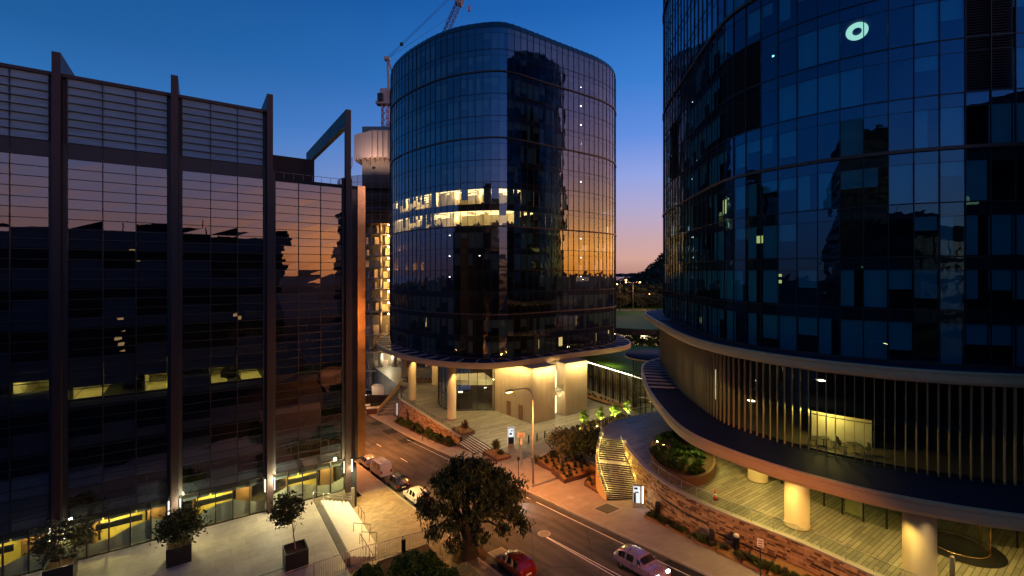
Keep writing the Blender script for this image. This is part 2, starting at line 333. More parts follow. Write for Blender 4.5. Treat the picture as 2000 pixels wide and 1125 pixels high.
# ------------------------------------------------------------------ setting: ground, street
b = MB()
ts = [-3000, -20, 20, 53, 80, 100, 115, 420, 1800]
def gz(t):
    if t > 420: return -16.5
    return street_z(max(-20, t))-.6
for i in range(len(ts)-1):
    for c0, c1 in ((-3500, -600), (-600, 600), (600, 3500)):
        P = []
        for t, c in ((ts[i], c0), (ts[i], c1), (ts[i+1], c1), (ts[i+1], c0)): x, y = tc(t, c); P.append((x, y, gz(t)))
        b.face(P)
b.build('ground', M['ground'], kind='structure')
b = MB(); b.face([(-9000, 700, -15), (9000, 700, -15), (12000, 12000, -15), (-12000, 12000, -15)]); b.build('water', M['water'], kind='structure')
def strip(name, c0, c1, t0, t1, dz, m, z_thick=.5, step=2.0, **kw):
    b = MB(); n = max(1, int((t1-t0)/step)); prev = None
    for i in range(n+1):
        t = t0+(t1-t0)*i/n; z = street_z(t)+dz; a = tc(t, c0); e = tc(t, c1); cur = ((a[0], a[1], z), (e[0], e[1], z))
        if prev:
            b.face([prev[0], prev[1], cur[1], cur[0]])
            for q in (0, 1):
                p0, p1 = prev[q], cur[q]; f = [p0, p1, (p1[0], p1[1], p1[2]-z_thick), (p0[0], p0[1], p0[2]-z_thick)]
                b.face(f if q == 0 else f[::-1])
        prev = cur
    p = prev; b.face([p[0], p[1], (p[1][0], p[1][1], p[1][2]-z_thick), (p[0][0], p[0][1], p[0][2]-z_thick)])
    return b.build(name, m, **kw)
KL, KR, WR = 19.9, 31.75, 35.5
strip('road', KL, KR, -25, 135, 0, M['asphalt'], kind='structure')
strip('kerb_left', KL-.15, KL, -25, 130, .15, M['kerb'], kind='structure')
strip('kerb_right', KR, KR+.18, -25, 118, .15, M['kerb'], kind='structure')
strip('footpath_street', KR+.18, WR, -25, 118, .148, M['pave'], kind='structure')
strip('footpath_forecourt', WR, 44.5, -25, 53, .146, M['pave'], kind='structure')
strip('brick_paving', 8.0, KL-.15, 20, 56, .146, M['brickpave'], kind='structure')
strip('footpath_far', 16.4, KL-.15, 56, 125, .146, M['pave'], kind='structure')
def sheet(b, c0, c1, t0, t1, dz, m=0, skew=0):
    n = max(1, int((t1-t0)/3)); 
    for i in range(n):
        a = t0+(t1-t0)*i/n; e = t0+(t1-t0)*(i+1)/n
        P = []
        for t, c in ((a, c0), (a, c1), (e, c1), (e, c0)):
            x, y = tc(t, c+skew*(t-t0)); P.append((x, y, street_z(t)+dz))
        b.face(P, m)
b = MB(); sheet(b, 30.8, 30.89, 12, 40, .008); sheet(b, 30.78, 30.87, 41, 78, .008)
b.build('road_edge_line', M['paint'], kind='structure')
b = MB()
for t0 in (53, 65, 77, 89): sheet(b, 25.8, 25.9, t0, t0+3.0, .008)
b.build('road_lane_dashes', M['paint'], kind='structure')
b = MB(); sheet(b, 26.56, 26.66, 12, 33, .008, skew=-.0); sheet(b, 27.3, 27.4, 12, 33, .010, skew=-.031)
b.build('road_centre_line', M['paint'], kind='structure')
b = MB()
for t0 in (75.5, 84, 92.5): sheet(b, 29.4, 31.6, t0, t0+3.4, .005)
sheet(b, 28.9, 31.7, 20.2, 23.4, .005)
b.build('road_patches', M['patch'], kind='structure')
# manhole plates and paving insets
def plate(u, v, l, w, m, name, label, dz, rim=True, round_=False):
    a = (u-1000)/F; k = a*S[0]+S[1]; q = (v-HV)/F; Y = (H-.12*53)/(q-.12*k); x, y = a*Y, Y; t, c = to_tc(x, y); 
    b = MB(); n = 20 if round_ else 4
    def loop(s, z):
        P = []
        for i in range(n):
            if round_: dt, dc = math.cos(2*math.pi*i/n)*l/2*s, math.sin(2*math.pi*i/n)*w/2*s
            else: dt, dc = ((-1, -1), (-1, 1), (1, 1), (1, -1))[i]; dt *= l/2*s; dc *= w/2*s
            X, Yy = tc(t+dt, c+dc); P.append((X, Yy, street_z(t+dt)+dz+z))
        return P
    b.face(loop(1, .004), 0); b.face(loop(.84, .008), 1)
    o = b.build(name, [M['kerb'] if rim else m, m], label=label, cat='access cover', loc=(x, y, street_z(t)+dz)); return o
plate(1063, 1042, 1.3, 1.2, M['path'], 'manhole_cover', 'round metal manhole cover in the road where the white centre lines begin', .002, round_=True)
plate(975, 1080, 1.5, 1.5, M['path'], 'access_plate', 'pale rectangular cover in the road just behind the red car', .002)
plate(1186, 996, 2.2, 2.2, M['darkstone'], 'tree_grate', 'square dark grate with pale border in the footpath below the lit stair', .15)
plate(1132, 986, 1.5, 1.6, M['pave'], 'pit_lid', 'pale paved square lid between the triangular planter and the kerb', .15)
plate(1115, 974, .8, .8, M['galv'], 'valve_cover', 'small pale valve cover beside the triangular planter', .15)
plate(838, 860, .7, .9, M['darkstone'], 'drain_cover', 'small dark cover in the footpath near the wide plaza steps', .15)

# plaza (level) and its wall towards the street
PZ = [tc(53, WR), tc(53, 44.5), tc(53, 62), (34, 74), (40, 105), (45, 150), (-30, 160), (-44, 138), (-27.5, 109.5), (-24.6, 107.5), (-24.5, 101.5), tc(94.5, 36.3), tc(92, WR+.2), tc(80, WR+.35), tc(66.2, WR+.35), tc(66.2, 37.3), tc(58.5, 37.3), tc(58.5, WR+.3)]
b = MB(); b.prism(ccw(PZ), -7, 0, 0); b.build('plaza_deck', M['deck'], kind='structure')
curve = cat([tc(53.2, 36.2)]+[at(u, v) for u, v in ((945, 893), (972, 886.5), (996, 879), (1020, 875), (1044, 868), (1068, 863), (1092, 862), (1130, 858), (1180, 850))]+[(15.5, 66)], sub=4)
poly = curve+[tc(53, 44.5)]
b = MB(); b.prism(ccw(poly), .001, .02, 0); b.build('path_concrete', M['path'], kind='structure')
# stone retaining wall of the plaza
wpts = resample(cat([tc(66.3, WR+.1), tc(74, WR+.05), tc(84, WR+.05), tc(91.5, WR), tc(94.2, 35.9), (-24.8, 101.2)], sub=6), .6)
t = thing('retaining_wall', 'stone retaining wall of the plaza facing the sloping street, with a doorway', 'wall', (wpts[0][0], wpts[0][1], -2), world=True)
b = MB(); o_ = offset(wpts, .3, False); b.ribbon(o_, -6.5, -.02); b.ribbon(o_, -6.5, -.02, flip=False)
n_ = len(wpts)
b = MB(); b.ribbon(offset(wpts, -.34, False), -6.6, .02, m=0); b.build('stonework', M['stone'], t)
b = MB(); a_, c_ = offset(wpts, -.45, False), offset(wpts, .1, False)
for i in range(n_-1): b.prism([a_[i], a_[i+1], c_[i+1], c_[i]], .02, .14)
b.build('coping', M['coping'], t)
x, y = tc(88.3, WR-.31); b = MB(); b.obox(x, y, street_z(88.3)+.2, .9, .1, 2.3, math.atan2(S[1], S[0])); b.obox(x, y, street_z(88.3)+2.5, 1.2, .14, .12, math.atan2(S[1], S[0])); b.build('doorway', M['black'], t)
def balustrade(pts, z, h, label, grp=None, post=1.5, handrail=True, zf=None, name='glass_balustrade'):
    P = resample(pts, post); t = thing(name, label, 'balustrade', (P[0][0], P[0][1], z if zf is None else zf(0)), world=True, group=grp)
    zz = [z if zf is None else zf(i/(len(P)-1)) for i in range(len(P))]
    b = MB(); b.ribbon(P, [q+.06 for q in zz], [q+h for q in zz]); b.build('glass_panel', M['g_rail'], t)
    for p, q in zip(P, zz): b = MB(); b.tube((p[0], p[1], q), (p[0], p[1], q+h+.04), .022, 6); b.build('post', M['steel'], t)
    if handrail: b = MB(); b.path([(p[0], p[1], q+h+.05) for p, q in zip(P, zz)], .028); b.build('handrail', M['steel'], t)
    return t
balustrade(offset(wpts, -.15, False), .14, 1.0, 'glass balustrade along the top of the plaza stone wall')
# left curved stair (street up to plaza)
def stair(name, label, bl, br, tl, tr, z0, z1, n, m, landing=None, extra=None):
    if extra: bl, br = extra(0)
    t = thing(name, label, 'stair', ((bl[0]+br[0])/2, (bl[1]+br[1])/2, z0), world=True)
    b = MB(); L = landing or []
    for i in range(n):
        f0, f1 = i/n, (i+1)/n
        if extra: lp0, rp0, lp1, rp1 = extra(f0)[0], extra(f0)[1], extra(f1)[0], extra(f1)[1]
        else:
            lp0 = tuple(p+(q-p)*f0 for p, q in zip(bl, tl)); rp0 = tuple(p+(q-p)*f0 for p, q in zip(br, tr))
            lp1 = tuple(p+(q-p)*f1 for p, q in zip(bl, tl)); rp1 = tuple(p+(q-p)*f1 for p, q in zip(br, tr))
        z = z0+(z1-z0)*(i+1)/n
        b.prism(ccw([lp0, rp0, rp1, lp1]), z-(z1-z0)/n-.3, z, 1, mt=0)
        b.prism(ccw([lp0, rp0, tuple(a+(c-a)*.12 for a, c in zip(rp0, rp1)), tuple(a+(c-a)*.12 for a, c in zip(lp0, lp1))]), z+.001, z+.006, 1)
    b.build('treads', [m, M['darkstone']], t); return t
def lst(f): 
    l = cat([(-30.0, 101.3), (-28.9, 104.5), (-27.6, 107.3), (-26.6, 110)], sub=8); r = cat([(-25.6, 101.0), (-25.2, 104.0), (-24.6, 107.0), (-23.6, 109.3)], sub=8)
    i = min(len(l)-1, f*(len(l)-1)); k = int(i); q = i-k; k2 = min(k+1, len(l)-1)
    return [tuple(a+(c-a)*q for a, c in zip(e[k], e[k2])) for e in (l, r)]
st_ = None
st = stair('curved_stair', 'curved stone stair from the footpath up to the plaza at the far street end', None, None, None, None, street_z(98.5)+.15, 0, 24, M['granite'], extra=lst)
for side in (0, 1):
    b = MB(); pts = [lst(i/12)[side] for i in range(13)]; zz = [street_z(98.5)+.15+(4.85)*i/12 for i in range(13)]
    n_ = normals(pts, False); sg = 1 if side else -1
    b.ribbon([(p[0]+(.02 if side else -.02), p[1]) for p in pts], [z-1 for z in zz], [z+1.0 for z in zz]); b.path([(p[0]+(.02 if side else -.02), p[1], z+1.05) for p, z in zip(pts, zz)], .07)
    b.build('stair_side', M['corten' if side else 'disc'], st)
# wide steps beside the planter box (street to plaza)
st = thing('plaza_steps', 'wide brightly lit steps between two planter boxes at the plaza edge', 'steps', (*tc(62, 36.5), -1), world=True)
b = MB()
for i in range(6):
    c0 = WR-.55+i*.36; zt = -.15*(5-i)-.03
    P = [tc(66.0, c0), tc(58.7, c0), tc(58.7, c0+.37), tc(66.0, c0+.37)]; b.prism(ccw(P), -3, zt, 1, mt=0); b.prism(ccw([tc(66.0, c0+.30), tc(58.7, c0+.24), tc(58.7, c0+.36), tc(66.0, c0+.36)]), zt+.001, zt+.006, 1)
b.build('treads', [M['granite'], M['darkstone']], st)

# right-hand terrace
TZ = 6.5
wall_top = cat([(13.75, 55.3), (13.75, 53.2), (13.95, 50), (14.3, 47), (15.5, 43.2), (17.6, 39.7), (20.0, 36.9), (22.3, 34.3), (25.5, 29.8), (30, 24.6), (37, 18), (48, 9)], sub=8)
left_top = cat([(11.3, 56.2), (11.2, 57.6), (12.0, 60.0), (14.1, 62.8), (17.8, 65.3), (24, 68.8), (34, 74)], sub=6)
b = MB(); b.prism(ccw(list(wall_top)+[(75, 9), (75, 74)]+left_top[::-1]), -2, TZ); b.build('terrace_deck', M['deck2'], kind='structure')
t = thing('retaining_wall', 'curved brown stone retaining wall carrying the terrace beside the lit stair', 'wall', (13.6, 47, 2.5), world=True)
W = resample(wall_top, .6); wo = offset(W, .30, False); wb = offset(W, .55, False)
b = MB(); 
L = 0
for i in range(len(W)-1):
    d = math.dist(W[i], W[i+1])
    b.face([(wb[i][0], wb[i][1], 0), (wb[i+1][0], wb[i+1][1], 0), (wo[i+1][0], wo[i+1][1], TZ+.02), (wo[i][0], wo[i][1], TZ+.02)], 0, [(L, 0), (L+d, 0), (L+d, TZ), (L, TZ)]); L += d
b.build('stonework', M['stone'], t)
b = MB(); c_, a_ = offset(W, -.12, False), offset(W, .42, False)
for i in range(len(W)-1): b.prism(ccw([a_[i], a_[i+1], c_[i+1], c_[i]]), TZ+.003, TZ+.14)
b.build('coping', M['coping'], t)
b = MB()       # slots recessed into the stonework
for s0, s1, zz in ((18, 27, 4.9), (28, 37, 4.55), (40, 52, 5.3)):
    e_ = .30+.25*(1-zz/TZ)+.012; a_, c_ = offset(W, e_, False), offset(W, e_-.2, False)
    for i in range(s0, s1): b.prism(ccw([a_[i], a_[i+1], c_[i+1], c_[i]]), zz, zz+.14)
b.build('dark_slots', M['black'], t)
balustrade(offset(W, .1, False)[14:], TZ+.14, .95, 'glass balustrade on the coping of the curved terrace wall', post=1.6)
balustrade(left_top[:32], TZ, 1.0, 'glass balustrade on the rear curved edge of the terrace above the uplit trees')
b = MB(); b.ribbon(offset(left_top, -.03, False), -.5, TZ-.03); b.ribbon(offset(left_top, .03, False), -.5, TZ-.03)
b.build('terrace_edge_wall', M['darkstone'], label='dark curved wall under the rear edge of the terrace', cat='wall')
def rst(f):
    g = f
    l = cat([(10.25, 49.2), (9.85, 51.4), (10.0, 53.7), (11.0, 56.2)], sub=8); r = cat([(13.8, 48.8), (13.5, 50.4), (13.3, 52.8), (13.4, 55.4)], sub=8)
    i = min(len(l)-1, g*(len(l)-1)); k = int(i); q = i-k; k2 = min(k+1, len(l)-1)
    return [tuple(a+(c-a)*q for a, c in zip(e[k], e[k2])) for e in (l, r)]
ZS = 2.42
st = thing('curved_stair', 'yellow lit curved stair rising beside the brown stone wall to the terrace', 'stair', (12, 49, ZS), world=True)
b = MB(); n = 27; f = 0; z = ZS; lf = 0
steps = []
for i in range(n):
    w_ = .145 if i == 16 else .855/(n-1)
    f1 = min(1, f+w_); z1 = ZS+(TZ-ZS)*(i+1)/n
    a0, b0 = rst(f); a1, b1 = rst(f1)
    b.prism(ccw([a0, b0, b1, a1]), z-1.0, z1, 1, mt=0)
    q = .03 if i == 16 else .12
    b.prism(ccw([a0, b0, tuple(m_+(k_-m_)*q for m_, k_ in zip(b0, b1)), tuple(m_+(k_-m_)*q for m_, k_ in zip(a0, a1))]), z1+.001, z1+.007, 1)
    steps.append((f, z1)); f = f1; z = z1
b.build('treads', [M['granite'], M['black']], st)
def rz_(f):
    for a, bb in zip(steps[:-1], steps[1:]):
        if f <= bb[0]: return a[1]
    return TZ
pts = [rst(i/20)[0] for i in range(21)]; zz = [rz_(i/20) for i in range(21)]; lo = offset(pts, -.12, False)
b = MB()
for i in range(20): b.prism(ccw([pts[i], pts[i+1], lo[i+1], lo[i]]), .5, [zz[i]+.35]*4)
b.build('side_wall', M['disc'], st)
for nm, off_, hh in (('handrail', -.06, 1.0), ('handrail', .12, .8)):
    b = MB(); q = offset(pts, off_, False); b.path([(p[0], p[1], z+hh) for p, z in zip(q, zz)], .035)
    for i in range(0, 21, 2): b.tube((q[i][0], q[i][1], zz[i]), (q[i][0], q[i][1], zz[i]+hh), .02, 6)
    b.build(nm, M['steel'], st)
ptr = [rst(i/20)[1] for i in range(21)]
b = MB(); q = offset(ptr, .1, False); b.path([(p[0]-.12, p[1], z+.9) for p, z in zip(ptr, zz)], .03)
for i in range(0, 21, 4): b.tube((ptr[i][0]-.12, ptr[i][1], zz[i]), (ptr[i][0]-.12, ptr[i][1], zz[i]+.9), .02, 6)
b.build('handrail', M['steel'], st)
b = MB(); b.path([(p[0]-.1, p[1], z+.8) for p, z in zip(ptr, zz)], .014); b.path([(p[0]+.2, p[1], z+.72) for p, z in zip(pts, zz)], .014); b.build('light_strip', emit('stair_led', (1, .85, .3), 1.6), st)
for i in (2, 6, 10, 14, 18):
    for q, e in ((pts, .3), (ptr, -.25)): light('POINT', (q[i][0]+e, q[i][1], zz[i]+.75), 40, (1, .76, .16), .12, name='stair_lamp')
# ------------------------------------------------------------------ curtain-wall towers
def proj(x, y, z): return (1000+F*x/y, HV-F*(z-H)/y)
def pane_area(q):
    n = len(q); P = [proj(*p) for p in q if p[1] > 1]
    if len(P) < 4: return 0
    if not all(-20 < p[0] < 2020 and -40 < p[1] < 1150 for p in P): 
        if not any(0 < p[0] < 2000 and 0 < p[1] < 1125 for p in P): return 0
    a = sum(P[k][0]*P[(k+1) % 4][1]-P[(k+1) % 4][0]*P[k][1] for k in range(4))/2
    return -a      # front-facing panes run clockwise on screen (v points down)
def inset_poly(P, d): return offset(P, -d)
def tower(t, plan, z0, nst, hst, vis, gmat, heavy, blindm, lit=None, seed=1, blindprob=(.35, .3), skip=None, clear=None, nwin=100, tilt=.006, crown=True):
    rr = random.Random(seed); n = len(plan); nor = normals(plan)
    panes = []
    for k in range(nst):
        for i in range(n):
            if skip and skip(i, k): continue
            j = (i+1) % n; a, c = plan[i], plan[j]; q = []
            z_, z1_ = z0+k*hst+.04, z0+(k+1)*hst-.04
            for p, nn, z in ((a, nor[i], z_), (c, nor[j], z_), (c, nor[j], z1_), (a, nor[i], z1_)):
                o = rr.uniform(-tilt, tilt); q.append((p[0]+nn[0]*o, p[1]+nn[1]*o, z))
            panes.append((pane_area(q), i, k, q))
    panes.sort(key=lambda p: -p[0])
    rest = MB(); nw = 0
    for A, i, k, q in panes:
        if nw < nwin and A > 0: b = MB(); b.face(q); b.build('window', gmat, t); nw += 1
        else: rest.face(q)
    rest.build('glazing', gmat, t, kind='stuff')
    # mullions and storey lines
    b = MB()
    for i in range(n):
        p, nn = plan[i], nor[i]; b.obox(p[0]+nn[0]*.03, p[1]+nn[1]*.03, z0, .055, .12, nst*hst, math.atan2(nn[1], nn[0])+math.pi/2)
    o1, o0 = offset(plan, .05), offset(plan, -.06)
    for k in range(nst+1):
        z = z0+k*hst
        if k in heavy: continue
        for i in range(n): j = (i+1) % n; b.prism([o0[i], o0[j], o1[j], o1[i]], z-.045, z+.045)
    o1 = offset(plan, .075)
    for k in range(nst):
        z = z0+k*hst+vis
        for i in range(n): j = (i+1) % n; b.prism([plan[i], plan[j], offset_cache(plan, .03)[j], offset_cache(plan, .03)[i]], z-.015, z+.015)
    b.build('mullion_grid', M['frame'], t)
    o1, o0 = offset(plan, .2), offset(plan, .0)
    for k in heavy:
        b = MB(); z = z0+k*hst
        for i in range(n): j = (i+1) % n; b.prism([o0[i], o0[j], o1[j], o1[i]], z-.13, z+.13)
        b.build('storey_band', M['band'], t)
    # interior: floor plates with ceiling void, core, blinds
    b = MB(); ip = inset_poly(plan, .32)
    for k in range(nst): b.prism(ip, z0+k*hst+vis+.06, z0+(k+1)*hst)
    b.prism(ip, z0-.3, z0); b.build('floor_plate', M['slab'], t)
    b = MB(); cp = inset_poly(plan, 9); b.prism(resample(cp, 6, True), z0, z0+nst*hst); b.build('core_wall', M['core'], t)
    b = MB(); bp = inset_poly(plan, .24)
    run = None
    for k in range(nst):
        for i in range(n):
            if skip and skip(i, k): continue
            if clear and clear(i, k): run = False; continue
            if lit and lit(i, k): pr = .36
            else: pr = blindprob[0]+blindprob[1]*math.sin(i*.35+k*1.7)
            if rr.random() < pr or (run and rr.random() < .55):
                run = True; drop = rr.choice((vis*.35, vis*.5, vis*.72, vis*.98, vis*.98, vis*.98)); j = (i+1) % n
                a, c = bp[i], bp[j]; w0, w1 = .03, (.97 if rr.random() < .7 else .6)
                A = tuple(p+(q-p)*w0 for p, q in zip(a, c)); C = tuple(p+(q-p)*w1 for p, q in zip(a, c)); z1 = z0+k*hst+vis+.05
                b.face([(A[0], A[1], z1-drop), (C[0], C[1], z1-drop), (C[0], C[1], z1), (A[0], A[1], z1)])
            else: run = False
    b.build('blinds', blindm, t)
_oc = {}
def offset_cache(plan, d):
    k = (id(plan), d)
    if k not in _oc: _oc[k] = offset(plan, d)
    return _oc[k]
def lit_floor(t, plan, z, h, i0, i1, rr, depth=7.0, em='warm'):
    n = len(plan); ins = offset(plan, -.5); inn = offset(plan, -depth)
    b = MB(); fl = MB(); wl = MB(); fu = MB()
    for i in range(i0, i1):
        a, c = ins[i % n], ins[(i+1) % n]; a2, c2 = inn[i % n], inn[(i+1) % n]
        L = lambda p, q, s: tuple(x+(y-x)*s for x, y in zip(p, q))
        fl.prism(ccw([a, c, c2, a2]), z+.003, z+.03); fl.prism(ccw([a, c, c2, a2]), z+h-.05, z+h-.01, 1)
        for s0, s1 in ((.10, .14), (.36, .40), (.62, .66), (.86, .90)):
            if rr.random() < .8:
                b.prism(ccw([L(a, a2, s0), L(c, c2, s0), L(c, c2, s1), L(a, a2, s1)]), z+h-.09, z+h-.053)
        wl.ribbon([L(a, a2, .98), L(c, c2, .98)], z+.03, z+h-.06); wl.ribbon([L(a, a2, .98), L(c, c2, .98)], z+.03, z+h-.06, flip=True)
        if rr.random() < .28:
            p, q = L(a, a2, .05), L(a, a2, rr.uniform(.3, .95)); wl.ribbon([p, q], z+.03, z+h-.06); wl.ribbon([p, q], z+.03, z+h-.06, flip=True)
        if i % 4 == 0: pl_ = L(L(a, c, .5), L(a2, c2, .5), .4); light('POINT', (pl_[0], pl_[1], z+h-.8), 430, (1, .70, .28), .3, name='office_lamp')
        if rr.random() < .5:
            p = L(L(a, c, .5), L(a2, c2, .5), rr.uniform(.1, .5)); fu.obox(p[0], p[1], z+.03, 1.3, .7, .75, rr.uniform(0, 3)); fu.obox(p[0]+.3, p[1]+.1, z+.8, .5, .06, .4, rr.uniform(0, 3))
    if b.v: b.build('ceiling_light', M[em], t)
    fl.build('lit_floor', [M['wood'], M['white']], t); wl.build('partition', M['white'], t)
    if fu.v: fu.build('desks', M['black'], t)

CP = cat([(-31.0, 118), (-29.4, 110.5), (-27.3, 103.2), (-24.2, 98), (-20.5, 93.7), (-15.6, 89.2), (-11.1, 86.3), (-7, 84.9), (-3.6, 84.25), (-1.2, 84.45), (0.9, 85.5), (5.2, 88.5), (9.6, 91.7), (14.4, 95.1), (19.0, 98.6), (22.6, 102.7), (24.4, 107.2), (25.0, 113), (24.2, 120), (21, 127), (15, 132.5), (7, 136), (-2, 138), (-12, 137), (-20.5, 134), (-27, 127.5)], True, 8)
CP = ccw(resample(CP, 1.5, True))
n = len(CP); k0 = min(range(n), key=lambda i: math.dist(CP[i], (-1.2, 84.4))); CP = CP[k0:]+CP[:k0]   # index 0 at the front corner, going counter-clockwise (to the right)
CZ = 11.0; CH = 4.1
ct = thing('office_tower', 'central glass tower on round columns, rounded corners, two floors brightly lit', 'tower', (-2, 110, 0), world=True)
nC = len(CP)
def silh(lo, hi):   # pane index range between two screen columns on the near side
    return [i for i in range(nC) if CP[i][1] < 112 and lo <= 1000+F*CP[i][0]/CP[i][1] <= hi]
lit_idx = {6: set(i for i in range(nC) if CP[i][1] < 113 and 1000+F*CP[i][0]/CP[i][1] < 1058), 7: set(i for i in range(nC) if CP[i][1] < 113 and 1000+F*CP[i][0]/CP[i][1] < 1032)}
tower(ct, CP, CZ, 15, CH, 3.0, M['g_center'], (4-2, 6, 10, 13, 0), M['blind'], lit=lambda i, k: k in lit_idx and i in lit_idx[k], seed=3, blindprob=(.38, .3), tilt=.010)
rr = random.Random(5)
for k in (6, 7):
    s = sorted(i if i < nC/2 else i-nC for i in lit_idx[k]); lit_floor(ct, CP, CZ+k*CH, 3.0, s[0], s[-1], rr)
# crown: curved parapet of ribbed glass
b = MB(); pr = [(0, 0), (.1, .6), (.45, 1.15), (1.0, 1.5), (2.0, 1.75)]
for (d0, h0), (d1, h1) in zip(pr[:-1], pr[1:]):
    A, B_ = offset(CP, -d0), offset(CP, -d1)
    for i in range(nC):
        j = (i+1) % nC; b.face([(A[i][0], A[i][1], CZ+15*CH+h0), (A[j][0], A[j][1], CZ+15*CH+h0), (B_[j][0], B_[j][1], CZ+15*CH+h1), (B_[i][0], B_[i][1], CZ+15*CH+h1)], sm=True)
b.prism(offset(CP, -1.99), CZ+15*CH-.2, CZ+15*CH+1.74)
for i in range(0, nC):
    nn = normals(CP)[i]; 
    P = [(CP[i][0]-nn[0]*(d-.03), CP[i][1]-nn[1]*(d-.03), CZ+15*CH+h+.02) for d, h in pr[:4]]; b.path(P, .03, 4, m=1)
b.build('crown', [mat('crown_glass', (.02, .05, .06), .12, var=.1, spec=.9), M['frame']], ct)
b = MB()      # few white work lights seen inside dark floors
for (ti, ks) in ((14, (3, 5, 8, 9, 10, 11, 12, 13, 4)), (-9, (5, 4, 3)), (-4, (5, 4))):
    p = offset(CP, -2.5)[ti]
    for k in ks: b.obox(p[0], p[1], CZ+k*CH+2.75, .22, .22, .1)
b.build('emergency_light', M['white_l'], ct)
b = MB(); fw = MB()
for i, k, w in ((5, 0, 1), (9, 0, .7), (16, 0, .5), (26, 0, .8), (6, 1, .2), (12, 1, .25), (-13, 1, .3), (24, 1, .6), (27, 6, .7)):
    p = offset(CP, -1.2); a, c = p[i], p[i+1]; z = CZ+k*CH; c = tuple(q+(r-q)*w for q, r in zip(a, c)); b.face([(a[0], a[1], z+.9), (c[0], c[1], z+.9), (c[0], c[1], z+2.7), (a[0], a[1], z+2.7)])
b.build('glowing_partition', M['warmlo'], ct)  # partitions glow by themselves, room light put into their surface
# canopy disc
DP = cat([(-32.4, 111.3), (-30.6, 103), (-26.9, 96.0), (-22.3, 90.0), (-16.5, 84.2), (-11.6, 81.3), (-7.0, 80.0), (-3.0, 80.1), (1.3, 82.2), (7.3, 86.4), (15.5, 92.4), (21.3, 96), (25.6, 100.1), (27.3, 104.6), (27.6, 111), (27, 121), (23, 130), (15, 137), (5, 141), (-6, 142.5), (-17, 141), (-26, 136), (-31.5, 126)], True, 6)
DP = ccw(resample(DP, 1.2, True))
def disc(t, DP, z0, z1, inner, rimname='fascia', lou=None, sof=True):
    n = len(DP); pr = [(.5, z0), (.08, z0+.12), (0, z0+.35), (.02, z1-.28), (.10, z1-.25), (.10, z1-.12), (.02, z1-.1), (.06, z1), (.28, z1+.02)]
    b = MB()
    for (d0, h0), (d1, h1) in zip(pr[:-1], pr[1:]):
        A, B_ = offset(DP, -d0), offset(DP, -d1)
        for i in range(n): j = (i+1) % n; b.face([(A[i][0], A[i][1], h0), (A[j][0], A[j][1], h0), (B_[j][0], B_[j][1], h1), (B_[i][0], B_[i][1], h1)], 0, sm=False)
    A, B_ = offset(DP, -.28), offset(DP, -.42)
    b.ribbon(A, z1+.02, z1-.2, True, m=1)
    b.build(rimname, [M['disc'], M['discrim']], t)
    b = MB(); q = offset(DP, -.3); b.prism(q, z1-.5, z1-.12); b.build('canopy_roof', M['disctop'], t)
    b = MB(); q = offset(DP, -.5); b.prism(q, z0+.0, z0+.1); b.build('soffit', M['soffit'], t)
    if lou:
        for p, q, w in lou: 
            b = MB(); a = math.atan2(q[1]-p[1], q[0]-p[0]); b.obox((p[0]+q[0])/2, (p[1]+q[1])/2, z1-.12, math.dist(p, q), w, .2, a); b.build('roof_rib', M['discrim'], t)
lou = []
for i in range(len(DP)):
    if i % 3 == 0:
        p = DP[i]; nn = normals(DP)[i]; w_ = 3.4
        lou.append(((p[0]-nn[0]*.3, p[1]-nn[1]*.3), (p[0]-nn[0]*w_, p[1]-nn[1]*w_), .16))
disc(ct, DP, 9.9, 11.05, None, 'canopy_fascia', lou)
COLS = [(-11.1, 83.9), (-21.1, 96.3), (-18.4, 109.2), (-28, 118), (-9, 120), (-24, 130), (6, 131), (21, 118)]
for x, y in COLS:
    b = MB(); b.lathe(x, y, [(.86, 0), (.86, .25), (.80, .26), (.80, 9.9)], 28); b.build('column', M['column'], ct)
# timber-clad lobby volume
A0, A1, A2 = (-3.3, 89.2), (3.6, 81.1), (14.7, 88.9)
def lerp(a, c, s): return tuple(x+(y-x)*s for x, y in zip(a, c))
def batten_wall(t, poly, z0, z1, name='batten_wall'):
    b = MB(); b.prism(ccw(poly), z0, z1); P = ccw(poly); n = len(P)
    for k in range(n):
        a, c = P[k], P[(k+1) % n]; L = math.dist(a, c); m_ = int(L/.28); an = math.atan2(c[1]-a[1], c[0]-a[0])
        nx, ny = math.sin(an), -math.cos(an)
        for i in range(m_):
            p = lerp(a, c, (i+.5)/m_); b.obox(p[0]+nx*.04, p[1]+ny*.04, z0+.1, .09, .09, z1-z0-.1, an)
    b.build(name, M['tan'], t)
r0, r1 = lerp(A1, A2, .40), lerp(A1, A2, .58)
back = (-S[0]*9, 0)
bk = lambda p, d: (p[0]+S[0]*d, p[1]+S[1]*d)
batten_wall(ct, [A0, A1, r0, bk(r0, 10), bk(A0, 1)], 0, 9.9)
batten_wall(ct, [r1, A2, bk(A2, 10), bk(r1, 10)], 0, 9.9)
b = MB(); q0, q1 = bk(r0, 2.6), bk(r1, 2.6); b.ribbon([q0, q1], 0, 9.9); b.ribbon([q0, q1], 0, 9.9, flip=True); b.build('recess_wall', M['tan'], ct)
b = MB(); g0, g1 = bk(r0, .6), bk(r1, .6); b.prism(ccw([g0, g1, bk(g1, 1.9), bk(g0, 1.9)]), 4.6, 4.9); b.build('balcony', M['white'], ct)
b = MB(); b.ribbon([g0, g1], 4.9, 5.9); b.build('balcony_rail', M['g_rail'], ct)
am = math.atan2(A2[1]-A1[1], A2[0]-A1[0])
